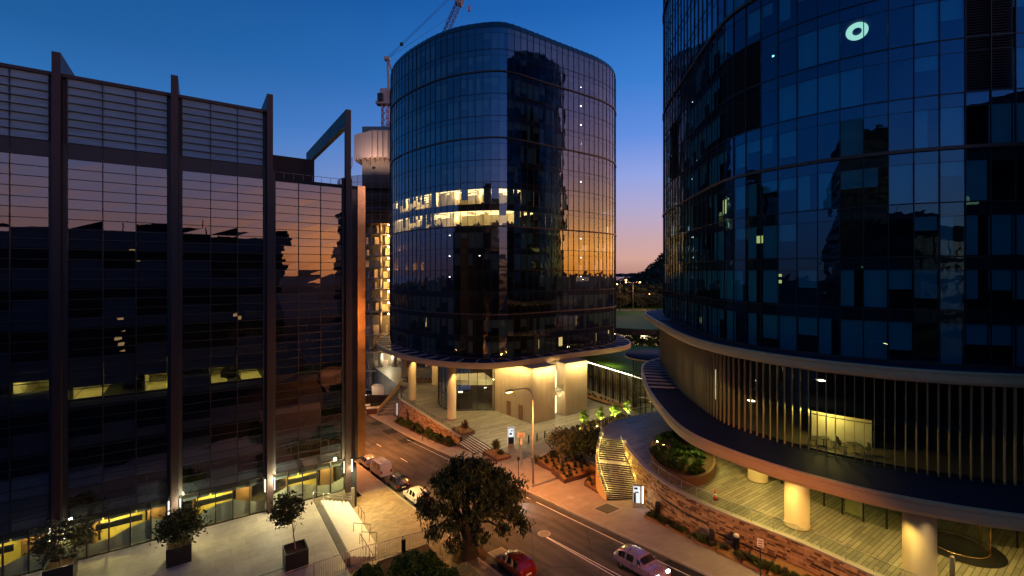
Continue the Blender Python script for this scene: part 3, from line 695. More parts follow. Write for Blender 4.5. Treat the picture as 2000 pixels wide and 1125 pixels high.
for z in (0.05, 4.95):
    m_ = bk(lerp(r0, r1, .58), 2.52); b = MB(); b.obox(m_[0], m_[1], z, 1.25, .08, 2.9, am); b.build('door', M['wood'], ct)
    b = MB()
    for o in (-.72, .72): b.obox(m_[0]+math.cos(am)*o, m_[1]+math.sin(am)*o, z, .09, .14, 3.1, am)
    b.obox(m_[0], m_[1], z+3.1, 1.53, .14, .1, am); b.build('lit_door_frame', M['ledw'], ct)
al = math.atan2(A1[1]-A0[1], A1[0]-A0[0])
for s in (.40, .72):
    p = lerp(A0, A1, s); nx, ny = math.sin(al), -math.cos(al); b = MB(); b.obox(p[0]+nx*.1, p[1]+ny*.1, .03, 1.15, .1, 2.7, al); b.build('door', M['wood'], ct)
b = MB()
for s, z in ((.47, 4.4), (.55, 3.9)): p = lerp(A0, A1, s); b.obox(p[0]+.08, p[1]-.08, z, .25, .2, .35, al)
b.build('wall_lamp', M['galv'], ct)
# glazed lobby left of the timber block
G = cat([(-3.4, 89.1), (-7, 89.0), (-11.0, 88.8), (-14, 91), (-15.5, 96), (-15, 104), (-11, 112)], sub=5); G = resample(G, 1.7)
b = MB(); b.ribbon(G, .05, 9.9); b.build('lobby_glass', M['g_clear'], ct)
b = MB()
for p in G: b.obox(p[0], p[1], 0, .09, .09, 9.9)
b.path([(p[0], p[1], 9.8) for p in G], .06); b.path([(p[0], p[1], .1) for p in G], .08); b.build('lobby_mullion', M['frame'], ct)
b = MB(); G2 = resample(cat([(-3.6, 90.6), (-8, 90.4), (-12.4, 91.2), (-13.6, 96)], sub=5), 1); b.prism(ccw(list(G2)+[(-6, 97)]), 4.6, 5.6); b.build('mezzanine', M['white'], ct)
b = MB(); b.prism(ccw([(-3.2, 91), (-2, 100), (-10, 110), (12, 118), (14.6, 97)]), 0.02, 9.8); b.build('inner_lobby_wall', M['wood'], ct)
b = MB(); b.prism(ccw([(-3.5, 89.3)]+list(G)+[(-8, 112)]), .02, .05); b.build('lobby_floor', mat('polished_floor', (.16, .15, .13), .15, var=.1), ct)
b = MB(); b.obox(-9.5, 91.2, .05, 2.8, 2.6, 3.1, .2); b.build('entry_box', M['frame'], ct)
b = MB(); b.obox(-10.2, 90.2, 3.3, .8, .5, .05, .2); b.obox(-5.4, 92.2, 3.6, .5, .1, .1, .5); b.build('lobby_lamp', M['ledw'], ct)
def wash(a, c, an, power, colr=(1, .74, .32), off_=.95):
    p = lerp(a, c, .5); nx, ny = math.sin(an), -math.cos(an); o = light('AREA', (p[0]+nx*off_, p[1]+ny*off_, 9.8), power, colr, 1, name='wall_wash'); l = o.data; l.shape = 'RECTANGLE'; l.size = math.dist(a, c)*.96; l.size_y = .12
    o.rotation_euler = (Matrix.Rotation(an, 4, 'Z') @ Matrix.Rotation(rad(6), 4, 'X')).to_euler()
wash(A0, A1, al, 1250); wash(A1, r0, am, 860); wash(r1, A2, am, 860)
light('POINT', (*bk(lerp(r0, r1, .5), 1.2), 4.1), 160, (1, .85, .55), .1, name='recess_lamp'); light('POINT', (*bk(lerp(r0, r1, .5), 1.2), 9), 160, (1, .8, .5), .1, name='recess_lamp')
for x, y in COLS[:3]: 
    light('SPOT', (x+1.2, y-1.3, 9.6), 900, (1, .60, .20), .15, to=(x+.3, y-.5, 0), spot=70, name='column_wash')
for x, y in ((-14, 93), (-22, 105), (-6, 86.5), (20, 98), (3, 84)): light('SPOT', (x, y, 9.6), 1000, (1, .72, .28), .2, spot=140, name='soffit_lamp')
light('POINT', (-7, 95, 8.5), 260, (1, .7, .35), .4, name='lobby_lamp_light')

# ------------------------------------------------------------------ right tower
rt = thing('office_tower', 'large dark blue glass tower at the right with two curved ledges above a terrace', 'tower', (45, 60, TZ), world=True)
RP = cat([(24.0, 70), (25.3, 76), (27.8, 80.8), (32, 84), (40, 85.2), (52, 82), (64, 76), (74, 68), (79, 58), (76, 46), (66, 38), (54, 34.6), (45, 33.2), (39.5, 33.2), (35.2, 33.8), (31.7, 34.9), (28.8, 36.4), (26.5, 38.2), (24.6, 40.3), (23.1, 42.6), (22.1, 45.2), (21.85, 48.2), (22.2, 53), (23.0, 61)], True, 8)
RP = ccw(resample(RP, 1.55, True)); nR = len(RP)
k0 = min(range(nR), key=lambda i: math.dist(RP[i], (21.9, 47.5))); RP = RP[k0:]+RP[:k0]
UZ, LZ = 20.0, 12.4
def rpx(i): return 1000+F*RP[i % nR][0]/RP[i % nR][1]
def louvre_here(i, k):
    if RP[i][1] > 80 or RP[i][0] > 60: return False
    x = .5*(rpx(i)+rpx(i+1))
    left = RP[i][1] > 50 
    if not left: return (1412 < x < 1492 and k in (5, 6)) or (1866 < x < 1975 and k >= 5)
    return 1311 < x < 1322 and k in (5, 6)
tower(rt, RP, UZ, 15, 4.1, 3.05, M['g_right'], (4, 8, 12, 0), M['blindblue'], seed=9, blindprob=(.62, .3), skip=louvre_here, tilt=.012, clear=lambda i, k: k in (6, 7, 8) and RP[i][1] < 50 and 1620 < rpx(i) < 1740)
LVP = {}
for k in range(5, 15):
    for i in range(nR):
        if louvre_here(i, k):
            b = LVP.setdefault('l' if RP[i][1] > 50 else ('m' if rpx(i) < 1600 else 'r'), MB())
            a, c = RP[i], RP[(i+1) % nR]; nn = normals(RP)[i]
            for q in range(20):
                z = UZ+k*4.1+.1+q*.2; p0 = (a[0]-nn[0]*.12, a[1]-nn[1]*.12); p1 = (c[0]-nn[0]*.12, c[1]-nn[1]*.12)
                b.face([(a[0], a[1], z), (c[0], c[1], z), (p1[0], p1[1], z+.12), (p0[0], p0[1], z+.12)]); 
            b.face([(a[0]-nn[0]*.2, a[1]-nn[1]*.2, UZ+k*4.1), (c[0]-nn[0]*.2, c[1]-nn[1]*.2, UZ+k*4.1), (c[0]-nn[0]*.2, c[1]-nn[1]*.2, UZ+k*4.1+4.1), (a[0]-nn[0]*.2, a[1]-nn[1]*.2, UZ+k*4.1+4.1)], 1)
lvm = mat('louvre_metal', (.06, .045, .05), .5, metal=.3)
for b in LVP.values(): b.build('louvre_panel', [lvm, M['black']], rt)
# odd lit spots inside
def inpane(P, i, k, z0, hst, s0, s1, h0, h1, d=1.0):
    q = offset(P, -d); a, c = q[i % len(P)], q[(i+1) % len(P)]; A, C = lerp(a, c, s0), lerp(a, c, s1); z = z0+k*hst
    return [(A[0], A[1], z+h0), (C[0], C[1], z+h0), (C[0], C[1], z+h1), (A[0], A[1], z+h1)]
def ridx(u): return min((i for i in range(nR) if RP[i][1] < 50 and RP[i][0] < 60), key=lambda i: abs(.5*(rpx(i)+rpx(i+1))-u))
b = MB(); c_ = MB()
for u, k, s0, s1, h0, h1 in ((1512, 1, 0, .9, 2.5, 2.75), (1512, 1, .0, .9, 1.9, 2.2), (1465, 2, .1, .7, 1.6, 2.3), (1385, 3, .3, .9, 1.0, 2.5), (1665, 5, .1, .95, 1.9, 2.4), (1790, 6, .4, .9, 2.2, 3.0), (1780, 3, .1, .7, 2.3, 2.5), (1365, 7, .1, .5, 2, 2.4)): b.face(inpane(RP, ridx(u), k, UZ, 4.1, s0, s1, h0, h1))
b.build('lit_ceiling_strip', emit('room_glow', (1, .8, .25), .8), rt)
b = MB()
for u, k, s0, h0 in ((1505, 6, .3, 2.5), (1665, 3, .3, 2.6), (1665, 4, .6, 2.6), (1770, 3, .5, 2.6), (1735, 0, .2, 2.3), (1742, 0, .6, 2.2), (1480, 4, .4, 2.6), (1600, 3, .4, 2.6)): b.face(inpane(RP, ridx(u), k, UZ, 4.1, s0, s0+.12, h0, h0+.14))
b.build('emergency_light', emit('cyan_lamp', (.35, 1, .85), 6), rt)
# ring-shaped ceiling lamp seen at the very top
cy = 38.9; cx = .758*cy; zr = UZ+6*4.1+2.98; va = math.atan2(cy, cx); vc, vs = math.cos(va), math.sin(va)
b = MB()
for q in range(32):
    a0, a1 = 2*math.pi*q/32, 2*math.pi*(q+1)/32; f = []
    for a, r_ in ((a0, .42), (a0, 1.0), (a1, 1.0), (a1, .42)): X_, Y_ = math.cos(a)*r_*1.8, math.sin(a)*r_*.78; f.append((cx+X_*vc-Y_*vs, cy+X_*vs+Y_*vc, zr))
    b.face(f[::-1])
b.build('ring_lamp', M['ring_l'], rt)
# ledges
UP = cat([(26.5, 84), (23.1, 79.3), (21.5, 71), (20.3, 61.9), (19.2, 52.1), (19.6, 45.0), (21.4, 40.2), (23.5, 37.0), (26.0, 34.6), (29.4, 32.4), (34.4, 30.9), (42, 30.1), (54, 31.3), (68, 35), (80, 44), (83, 60), (76, 72), (66, 80), (52, 86), (40, 89), (32, 88)], True, 6)
UP = ccw(resample(UP, 1.0, True))
def ribs(P, w, every, cond):
    o = []; nn = normals(P)
    for i in range(len(P)):
        if i % every == 0 and cond(P[i]): p = P[i]; o.append(((p[0]-nn[i][0]*.3, p[1]-nn[i][1]*.3), (p[0]-nn[i][0]*w, p[1]-nn[i][1]*w), .14))
    return o
disc(rt, UP, 19.05, 20.05, None, 'upper_ledge', ribs(UP, 2.6, 2, lambda p: p[0] < 40 and p[1] > 66))
LP = cat([(24, 76.5), (20.4, 71.5), (18.4, 64), (17.0, 57.2), (16.1, 49.5), (15.8, 43.7), (16.4, 40.2), (17.7, 37.5), (18.9, 35.6), (20.5, 33.5), (23.1, 31.0), (25.5, 29.3), (28.5, 27.9), (31.5, 26.9), (36, 26), (45, 26), (58, 27.5), (72, 32), (84, 42), (87, 58), (78, 74), (66, 84), (50, 88), (34, 84)], True, 6)
LP = ccw(resample(LP, 1.0, True))
disc(rt, LP, 11.35, 12.45, None, 'lower_ledge', ribs(LP, 4.5, 2, lambda p: p[0] < 40 and p[1] > 58))
# podium glass with vertical fins
PP = cat([(27, 80), (24.6, 75), (23.3, 69), (21.9, 61.5), (20.9, 54.3), (20.6, 48.0), (20.9, 44.2), (21.8, 41.8), (23.0, 39.6), (24.3, 37.8), (25.8, 36.2), (27.5, 34.9), (29.4, 33.6), (31.8, 32.5), (35, 31.5), (42, 30.9), (55, 32)], sub=6)
PP = resample(PP, .60); nP = len(PP)
b = MB(); no = normals(PP, False)
b.ribbon(PP, LZ-.05, 19.1); b.build('podium_glass', M['g_shop'], rt)
b = MB()
for p, q in zip(PP, no): a = math.atan2(q[1], q[0]); b.obox(p[0]+q[0]*.2, p[1]+q[1]*.2, LZ-.1, .22, .048, 6.75, a)
b.build('podium_fins', mat('gold_fin', (.44, .29, .13), .4, var=.05), rt)
b = MB(); 
for z_, r_ in ((LZ+.12, .09), (LZ+3.0, .035), (19.0, .1)): b = MB(); b.path([(p[0], p[1], z_) for p in PP], r_); b.build('podium_rail', M['frame'], rt)
pin = offset(PP, -9, False) 
b = MB(); b.prism(ccw(list(offset(PP, -.3, False))+[(70, 40), (70, 85), (40, 85)]), LZ-.03, LZ+.0); b.build('podium_floor', mat('podium_floor', (.10, .085, .06), .5, var=.1), rt)
b = MB(); b.ribbon([(55, 32), (68, 41), (70, 70), (44, 83), (27, 80)], LZ, 19.1); b.ribbon([(59, 33.8), (70, 42), (68, 70), (40, 78), (28, 72)], TZ, 11.4); b.build('podium_rear_wall', M['core'], rt)
b = MB(); w = offset(PP, -4.6, False)
def pix(u): return min(range(nP), key=lambda i: abs(1000+F*PP[i][0]/PP[i][1]-u) if PP[i][1] < 60 else 1e9)
def pwall(b, off_, u0, u1, z0, z1, m=0):
    w = offset(PP, -off_, False); P = [w[i] for i in range(min(pix(u0), pix(u1)), max(pix(u0), pix(u1))+1)]
    b.ribbon(P, z0, z1, m=m); b.ribbon([(p[0]+.02, p[1]+.02) for p in P], z0, z1, flip=True, m=m)
b = MB(); pwall(b, 3.8, 1548, 1705, LZ, LZ+3.1); b.build('podium_room_wall', M['white'], rt)
b = MB(); pwall(b, 9, 1300, 2000, LZ, LZ+6.7); b.build('podium_back_wall', M['core'], rt)
b = MB(); P_ = [offset(PP, -.6, False)[i] for i in range(pix(1500), pix(1900)+1)] if pix(1500) < pix(1900) else [offset(PP, -.6, False)[i] for i in range(pix(1900), pix(1500)+1)]
Q_ = [(p[0]+n_[0]*-7, p[1]+n_[1]*-7) for p, n_ in zip(P_, normals(P_, False))]
b.prism(ccw(P_+Q_[::-1]), LZ+3.1, LZ+3.4); b.build('podium_mezzanine', M['slab'], rt)
i_ = pix(1600); q = offset(PP, -2.4, False)[i_]
b = MB(); b.obox(q[0], q[1], LZ+3.03, 1.6, 1.0, .05, .5); b.build('podium_lamp', M['yellow'], rt)
light('POINT', (q[0], q[1], LZ+2.6), 340, (1, .76, .16), .3, name='room_lamp')
i_ = pix(1750); q = offset(PP, -2.6, False)[i_]; light('POINT', (q[0], q[1], LZ+2.6), 5, (1, .72, .22), .3, name='room_lamp')
def furn(name, x, y, z, label, rz, kind):
    t = thing(name, label, kind, (x, y, z), rz)
    return t
def chair(x, y, z, rz, label):
    t = thing('cafe_chair', label, 'chair', (x, y, z), rz, group='chairs in the lit podium room')
    b = MB(); b.obox(0, 0, .43, .46, .46, .05); b.build('seat', M['black'], t)
    b = MB(); b.obox(-.21, 0, .5, .04, .44, .42); b.build('backrest', M['black'], t)
    for sx in (-.19, .19):
        for sy in (-.19, .19): b = MB(); b.tube((sx, sy, 0), (sx, sy, .43), .018, 6); b.build('leg', M['black'], t)
    return t
for u, lb in ((1590, 'glowing yellow wall'), (1670, 'dim cream wall')):
    i_ = pix(u); q = offset(PP, -1.7, False)[i_]
    t = thing('cafe_table', 'small dark table in front of the %s behind the podium fins' % lb, 'table', (q[0], q[1], LZ))
    b = MB(); b.obox(0, 0, .7, .8, .8, .04); b.build('tabletop', M['black'], t); b = MB(); b.lathe(0, 0, [(.25, 0), (.25, .02), (.04, .04), (.04, .7)], 12); b.build('pedestal', M['black'], t)
    chair(q[0]-.75, q[1]+.25, LZ, -.3, 'black chair left of the small table before the %s in the podium' % lb); chair(q[0]+.75, q[1]-.25, LZ, 2.9, 'black chair right of the small table before the %s in the podium' % lb)
b = MB()
for u, off_, z, w_ in ((1575, 3, 17.6, .5), (1440, 2, 14.6, .5), (1424, 3, 16.4, .1)): q = offset(PP, -off_, False)[pix(u)]; b.obox(q[0], q[1], z, w_, w_, .06)
b.build('ceiling_lamp', M['ledw'], rt)
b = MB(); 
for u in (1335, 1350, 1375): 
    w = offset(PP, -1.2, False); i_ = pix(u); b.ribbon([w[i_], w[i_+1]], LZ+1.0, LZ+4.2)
b.build('glowing_blind', M['warmlo'], rt)  # blinds emit by themselves in place of light from the room behind
# terrace lobby
LG = resample(cat([(27, 56), (26.0, 48), (26.3, 43.5), (27.2, 40.4), (28.2, 38.3), (29.6, 36.6), (31.2, 35.6)], sub=6), 1.5)
LG2 = resample(cat([(35.4, 34.4), (38, 33.8), (46, 33.8), (58, 35)], sub=6), 2.2)
for g_ in (LG, LG2): b = MB(); b.ribbon(g_, TZ+.05, 11.35); b.build('lobby_glass', M['g_shop'], rt)
for p in LG+LG2: b = MB(); b.obox(p[0], p[1], TZ, .1, .1, 4.85); b.build('lobby_mullion', M['frame'], rt)
b = MB(); Wl = offset(LG, -3.2, False); b.ribbon(Wl[:-2], TZ, 11.3); b.ribbon(Wl[-3:], TZ, 11.3, m=0); b.ribbon(offset(LG2, -5, False), TZ, 11.3); b.build('lobby_wall', mat('lobby_wall_green', (.10, .13, .06), .6), rt)
i_ = len(LG)-4; b = MB(); q = offset(LG, -.5, False); b.ribbon([q[i_], q[i_+1]], TZ+.1, TZ+4.0); b.build('lit_screen', mat('frosted_screen', (.62, .6, .3), .6), rt)
RC = [(24.3, 45.0), (23.1, 36.9), (27.2, 30.4), (36, 29.0), (48, 29.2)]
for x, y in RC:
    b = MB(); b.lathe(x, y, [(.95, TZ), (.95, TZ+.12), (.88, TZ+.13), (.88, 11.4)], 32); b.build('column', M['column'], rt)
rv = thing('revolving_door', 'round glass revolving door on a dark mat under the terrace canopy', 'revolving door', (33.4, 34.3, TZ), world=True)
b = MB(); b.lathe(33.4, 34.0, [(2.5, TZ+.002), (2.5, TZ+.02)], 40); b.build('mat', M['black'], rv)
b = MB(); ring = [(33.4+1.75*math.cos(a), 34.2+1.75*math.sin(a)) for a in [2*math.pi*i/32 for i in range(32)]]
b.ribbon(ring[:13], TZ+.1, 10); b.ribbon(ring[16:29], TZ+.1, 10); b.build('drum_glass', M['g_clear'], rv)
b = MB(); b.lathe(33.4, 34.2, [(1.85, TZ+2.9), (1.85, TZ+3.3)], 32); b.path([(p[0], p[1], TZ+.1) for p in ring+ring[:1]], .05)
for i in (0, 12, 16, 28): b.tube((*ring[i], TZ), (*ring[i], TZ+3), .06, 6)
b.build('frame', M['copper'], rv)
b = MB()
for a in (.4, 2.5, 4.6): b.ribbon([(33.4, 34.2), (33.4+1.65*math.cos(a), 34.2+1.65*math.sin(a))], TZ+.05, TZ+2.85)
b.build('door_leaf', M['g_clear'], rv)
for x, y, p in ((21.2, 35.4, 300), (25.0, 29.9, 260), (23.4, 43.6, 350), (26.4, 34.6, 320), (29.6, 32.2, 300), (21.2, 39.5, 330), (34.5, 30.2, 300), (24.6, 40.5, 200), (20.5, 47, 260), (40, 29.5, 260), (31.5, 29.2, 260), (20.5, 36.6, 200)):
    light('SPOT', (x, y, 11.28), p*2.1, (1, .74, .19), .12, spot=118, name='canopy_lamp')
light('SPOT', (22.7, 35.4, 11.2), 60, (1, .74, .34), .3, to=(23.0, 36.2, TZ), spot=75, name='column_wash'); light('SPOT', (26.7, 28.95, 11.2), 50, (1, .74, .34), .3, to=(27.1, 29.7, TZ), spot=75, name='column_wash')
light('POINT', (29.3, 38.4, 9.5), 60, (1, .85, .2), .2, name='lobby_lamp_light')
# ------------------------------------------------------------------ left office block with portal fins
T0 = 53.0; GZ = 2.4
ob = thing('office_block', 'dark glass office block at the left with five tall portal fins over its roof', 'building', (*tc(56, 0), GZ), world=True)
ADn = ANG_D
def fbox(b, c0, c1, t0, t1, z0, z1, m=0): b.prism(ccw([tc(t0, c0), tc(t0, c1), tc(t1, c1), tc(t1, c0)]), z0, z1, m)
FC = [-33.2, -25.4, -17.5, -9.65, -1.8, 6.05, 13.85]
BAYS = []
for i, c in enumerate(FC[:-1]): BAYS.append((c, FC[i+1]))
for c in FC[1:]:
    b = MB(); zb = GZ
    fbox(b, c-.27, c+.27, T0-.75, T0-.02, zb, 45.2); fbox(b, c-.27, c+.27, T0-.02, 75, 43.5, 45.2); fbox(b, c-.27, c+.27, 74, 75, 36.4, 43.5)
    b.build('portal_fin', M['fin'], ob)
    b = MB(); fbox(b, c-.55, c-.28, T0-.12, T0+.1, 6.0, 37.6); fbox(b, c+.28, c+.55, T0-.12, T0+.1, 6.0, 37.6); b.build('channel', M['channel'], ob)
    for s in (-.36, .36):
        b = MB(); x, y = tc(T0-.5, c+s*1.2); b.tube((x, y, 4.6), (x, y, 5.9), .06, 8); b.build('fin_lamp', emit('tube_lamp', (1, .95, .75), 6) if (c == 13.85 and s > 0) else M['led_dim'] if 'led_dim' in M else M.setdefault('led_dim', emit('tube_lamp_dim', (1, .93, .7), 1.6)), ob)
SH = 3.4; NS = 9; ROOFZ = 6.0+NS*SH
rl = random.Random(21); win = []
for bi, (c0, c1) in enumerate(BAYS):
    g0, g1 = c0+.56, c1-.56; w = (g1-g0)/3
    for j in range(3):
        for k in range(NS): win.append((bi, j, k, g0+j*w, g0+(j+1)*w, 6.0+k*SH))
win.append((9, 0, 0, 14.2, 14.95, 6.0))
for bi, j, k, a, e, z in sorted(win, key=lambda q: (-q[0], q[2])):
    if bi == 9:
        b = MB(); fbox(b, a+.05, e, T0-.03, T0, 5.5, ROOFZ); b.build('end_glass', mat('end_glass_dark', (.03, .03, .035), .1, var=.1), ob); continue
    b = MB(); rows = 4; rh = SH/rows; tl = rl.uniform(-.022, .022)
    for r in range(rows):
        d0, d1, d2, d3 = [rl.uniform(-.006, .006)+tl*q for q in (0, 1, 1, 0)]
        P = [(*tc(T0+d0, a+.03), z+r*rh+.03), (*tc(T0+d1, e-.03), z+r*rh+.03), (*tc(T0+d2, e-.03), z+(r+1)*rh-.03), (*tc(T0+d3, a+.03), z+(r+1)*rh-.03)]
        b.face(P, 0)
        fbox(b, a+.02, e-.02, T0-.05, T0+.04, z+r*rh-.028, z+r*rh+.028, 1)
    fbox(b, a-.035, a+.035, T0-.09, T0+.06, z-.02, z+SH-.025, 1)
    b.build('window', [M['g_left'], M['frame']], ob)
# interior behind the glass: slabs with spandrels, back wall, one storey partly lit
b = MB(); 
for k in range(NS+1):
    z = 6.0+k*SH; fbox(b, FC[0], 14.9, T0+.35, T0+14, z-.5, z-.1)
b.build('floor_plate', M['slab'], ob)
b = MB()
for (c0, c1) in BAYS:
    for j in range(3):
        for k in range(NS):
            g0, g1 = c0+.56, c1-.56; w = (g1-g0)/3; a = g0+j*w; h = rl.choice((.85, .85, 1.7, 1.7, 2.5, 1.7))
            if k == 3: h = .5 if rl.random() < .75 else 1.7
            fbox(b, a+.05, a+w-.05, T0+.22, T0+.30, 6.0+k*SH-.75, 6.0+k*SH-.75+h)
            if k == 3 and rl.random() < .85: q_ = rl.choice((.8, 1.2, 1.2, 1.7)); fbox(b, a+.05, a+w-.05, T0+.22, T0+.30, 6.0+4*SH-.76-q_, 6.0+4*SH-.76)
b.build('spandrel_blinds', M['spandrel'], ob)
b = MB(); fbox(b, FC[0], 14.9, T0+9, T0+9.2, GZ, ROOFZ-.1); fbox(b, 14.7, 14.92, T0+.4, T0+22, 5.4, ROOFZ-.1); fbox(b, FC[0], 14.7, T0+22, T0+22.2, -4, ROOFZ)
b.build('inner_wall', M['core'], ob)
zl = 6.0+3*SH
fl = MB(); wl = MB(); em = MB()
for c0, c1, tt in ((-24, -19.9, 1), (-12.4, -10.4, 1), (-8.8, -7.0, .7), (-4.0, -2.4, .8), (1.0, 2.4, .3), (3.6, 5.4, 1), (6.7, 8.6, .35)):
    fbox(fl, c0, c1, T0+.4, T0+7.5, zl-.09, zl-.05); fbox(wl, c0, c1, T0+7.5, T0+7.6, zl, zl+2.8); fbox(wl, c0-.05, c0, T0+.6, T0+7.5, zl, zl+2.8)
    fbox(em, c0+.2, c1-.2, T0+1.5, T0+2.3, zl+2.75, zl+2.8); 
fl.build('office_floor', mat('office_carpet', (.5, .46, .3), .8), ob); wl.build('office_partition', M['white'], ob); em.build('ceiling_light', emit('office_strip', (1, .76, .16), 34), ob)
b = MB()
for c in (-15, -13.6, -5, -1, .3, 2.6, 7.6, 9): x, y = tc(T0+1.8+rl.random(), c); b.obox(x, y, zl, 1.4, .7, .75, ADn); b.obox(x+.3, y, zl+.8, .5, .06, .35, ADn+.3); b.obox(x, y-.5, zl+.4, .5, .5, .6, ADn)
b.build('office_desks', M['black'], ob)
# ground floor shopfront
shop = []
for (c0, c1) in BAYS:
    n = 5; 
    for j in range(n):
        a = c0+.3+(c1-c0-.6)*j/n; e = c0+.3+(c1-c0-.6)*(j+1)/n
        b = MB(); b.face([(*tc(T0+.05, a+.04), GZ+.12), (*tc(T0+.05, e-.04), GZ+.12), (*tc(T0+.05, e-.04), 5.95), (*tc(T0+.05, a+.04), 5.95)]); fbox(b, a-.045, a+.045, T0-.05, T0+.14, GZ, 5.98, 1)
        fbox(b, a+.045, e-.045, T0-.03, T0+.12, GZ, GZ+.1, 1); b.build('shop_window', [M['g_shop'], M['frame']], ob)
b = MB(); fbox(b, FC[0], 14.7, T0+.2, T0+8.9, 5.5, 5.55); b.build('shop_ceiling', M['slab'], ob)
b = MB(); fbox(b, FC[0], 14.7, T0-.05, T0+9, GZ-3, GZ+.02); b.build('shop_floor', mat('bare_floor', (.30, .28, .2), .7), ob)
b = MB(); sm = MB(); wd = MB(); pa = MB()
for (c0, c1) in BAYS:
    for j in range(5):
        a = c0+.3+(c1-c0-.6)*j/5; e = c0+.3+(c1-c0-.6)*(j+1)/5; h0 = 1.5+.5*math.sin(j*1.3+c0); h1 = 1.5+.5*math.sin((j+1)*1.3+c0)
        P = lambda c, z: (*tc(T0+.16+.05*math.sin(c*5), c), z)
        b.face([P(a+.05, GZ+.12), P(e-.05, GZ+.12), P(e-.05, GZ+h1), P(a+.05, GZ+h0)])
    m = c0+(c1-c0)*rl.uniform(.25, .7)
    fbox(wl if False else pa, m-1.6, m+1.6, T0+2.8, T0+2.9, GZ, 5.4); fbox(wd, m+1.8, m+3.2, T0+2, T0+2.1, GZ, 5.4); fbox(wd, m-1.9, m-1.75, T0+.8, T0+5, GZ, 4.6)
    fbox(sm, m-2.5, m+1.5, T0+1.3, T0+1.5, GZ+1.6, GZ+2.1)
b.build('window_film', M['film'], ob); pa.build('plasterboard_wall', mat('yellow_plaster', (.62, .50, .14), .8), ob); wd.build('timber_wall', M['wood'], ob); sm.build('bulkhead', M['slab'], ob)
for (c0, c1), p in zip(BAYS, (120, 160, 300, 480, 520, 420)):
    light('POINT', (*tc(T0+1.6, c0+3.2), 5.1), p, (1, .80, .25), .15, name='shop_lamp'); light('POINT', (*tc(T0+1.6, c1-1.8), 5.1), p*.6, (1, .80, .3), .15, name='shop_lamp')
# top screens of tilted glass louvres, dark gap, coping
for bi, (c0, c1) in enumerate(BAYS[:-1]):
    g0, g1 = c0+.56, c1-.56; w = (g1-g0)/3
    for j in range(3):
        b = MB(); a, e = g0+j*w+.03, g0+(j+1)*w-.03
        for r in range(8):
            z = 37.95+r*.68; P = [(*tc(T0-.07, a), z), (*tc(T0-.07, e), z), (*tc(T0+.11, e), z+.71), (*tc(T0+.11, a), z+.71)]; b.face(P, 0)
            fbox(b, a, e, T0-.085, T0-.055, z-.012, z+.012, 1)
        fbox(b, a-.06, a, T0-.12, T0+.1, 37.0, 43.5, 1)
        b.build('louvre_screen', [mat('louvre_glass_%d' % (bi*3+j), (.30+.012*j, .36, .38), .28, var=.2, scale=.5, spec=1.0, stretch=(1, 1, 6), coat=.6) if bi*3+j == 0 else M.get('lv'), M['frame']] if M.get('lv') else [M.setdefault('lv', mat('louvre_frosted', (.17, .26, .32), .38, var=.2, scale=.5, spec=.5, stretch=(1, 1, 6), coat=.15)), M['frame']], ob)
b = MB(); fbox(b, FC[0], FC[-2], T0+.0, T0+.3, ROOFZ, 37.9); fbox(b, FC[0], FC[-2], T0+.3, T0+.4, ROOFZ, 43.4); b.build('dark_gap', M['channel'], ob)
b = MB(); fbox(b, FC[0], FC[-2], T0-.12, T0+.5, 43.42, 43.7); b.build('screen_coping', M['fin'], ob)
b = MB(); fbox(b, FC[-2]+.3, 15.0, T0-.08, T0+.5, ROOFZ-.1, ROOFZ+.25); fbox(b, FC[0], 14.7, T0+.5, 74, ROOFZ-.3, ROOFZ+.1); b.build('roof', M['slab'], ob)
b = MB(); fbox(b, -14, 3.5, T0+5, 73, ROOFZ+.1, 42.8); b.build('roof_plant_hall', M['channel'], ob)
b = MB(); fbox(b, 6.6, 11.6, T0+6.0, T0+17, ROOFZ+.1, 40.6); b.build('plant_room', mat('plant_room_cladding', (.045, .035, .035), .7, stretch=(.2, .2, 8), scale=3), ob)
b = MB(); P = [(*tc(T0+.9, 6.6+i*.95), ROOFZ+1.05) for i in range(9)]; b.path(P, .025)
for p in P: b.tube((p[0], p[1], ROOFZ), p, .02, 5)
b.build('roof_rail', M['galv'], ob)
b = MB(); fbox(b, 15.0, 15.86, T0-.25, T0+.9, 5.9, 36.9); 
for z in (12.5, 20, 27.5, 34): pass
b.build('copper_end_panel', M['copper'], ob)
b = MB(); fbox(b, 14.95, 15.6, T0+.9, 74, 5.9, 36.6); b.build('end_wall', mat('end_wall_dark', (.03, .03, .035), .3), ob)
b = MB(); fbox(b, FC[0]-.4, FC[0]-.1, T0-.1, 75, -2, 43.4); b.build('end_wall', M['slab'], ob)
b = MB(); fbox(b, FC[0], 15.6, T0+.1, T0+.35, 5.55, 5.98); b.build('shop_head', M['slab'], ob)
b = MB(); fbox(b, 13.2, 15.0, T0+.2, 72, -4, 5.0); b.build('end_wall', M['slab'], ob)
light('SPOT', (*tc(T0-1.0, 14.3), 5.6), 1700, (1, .84, .44), .12, to=(*tc(T0-2.5, 14.0), 0), spot=150, name='corner_lamp')
light('POINT', (*tc(T0-1.9, 13.0), 5.4), 1000, (1, .78, .32), .15, name='forecourt_lamp')
for c, p in ((6.05, 800), (-1.8, 420), (-9.65, 170)):
    light('POINT', (*tc(T0-1.5, c+.5), 5.5), p, (1, .84, .46), .12, name='fin_lamp_light')
# brick-paving flood on the far corner
light('SPOT', (*tc(T0+2, 17.0), 9.0), 7500, (1, .62, .14), .3, to=(*tc(T0-6, 16.6), 0), spot=120, name='wall_flood')

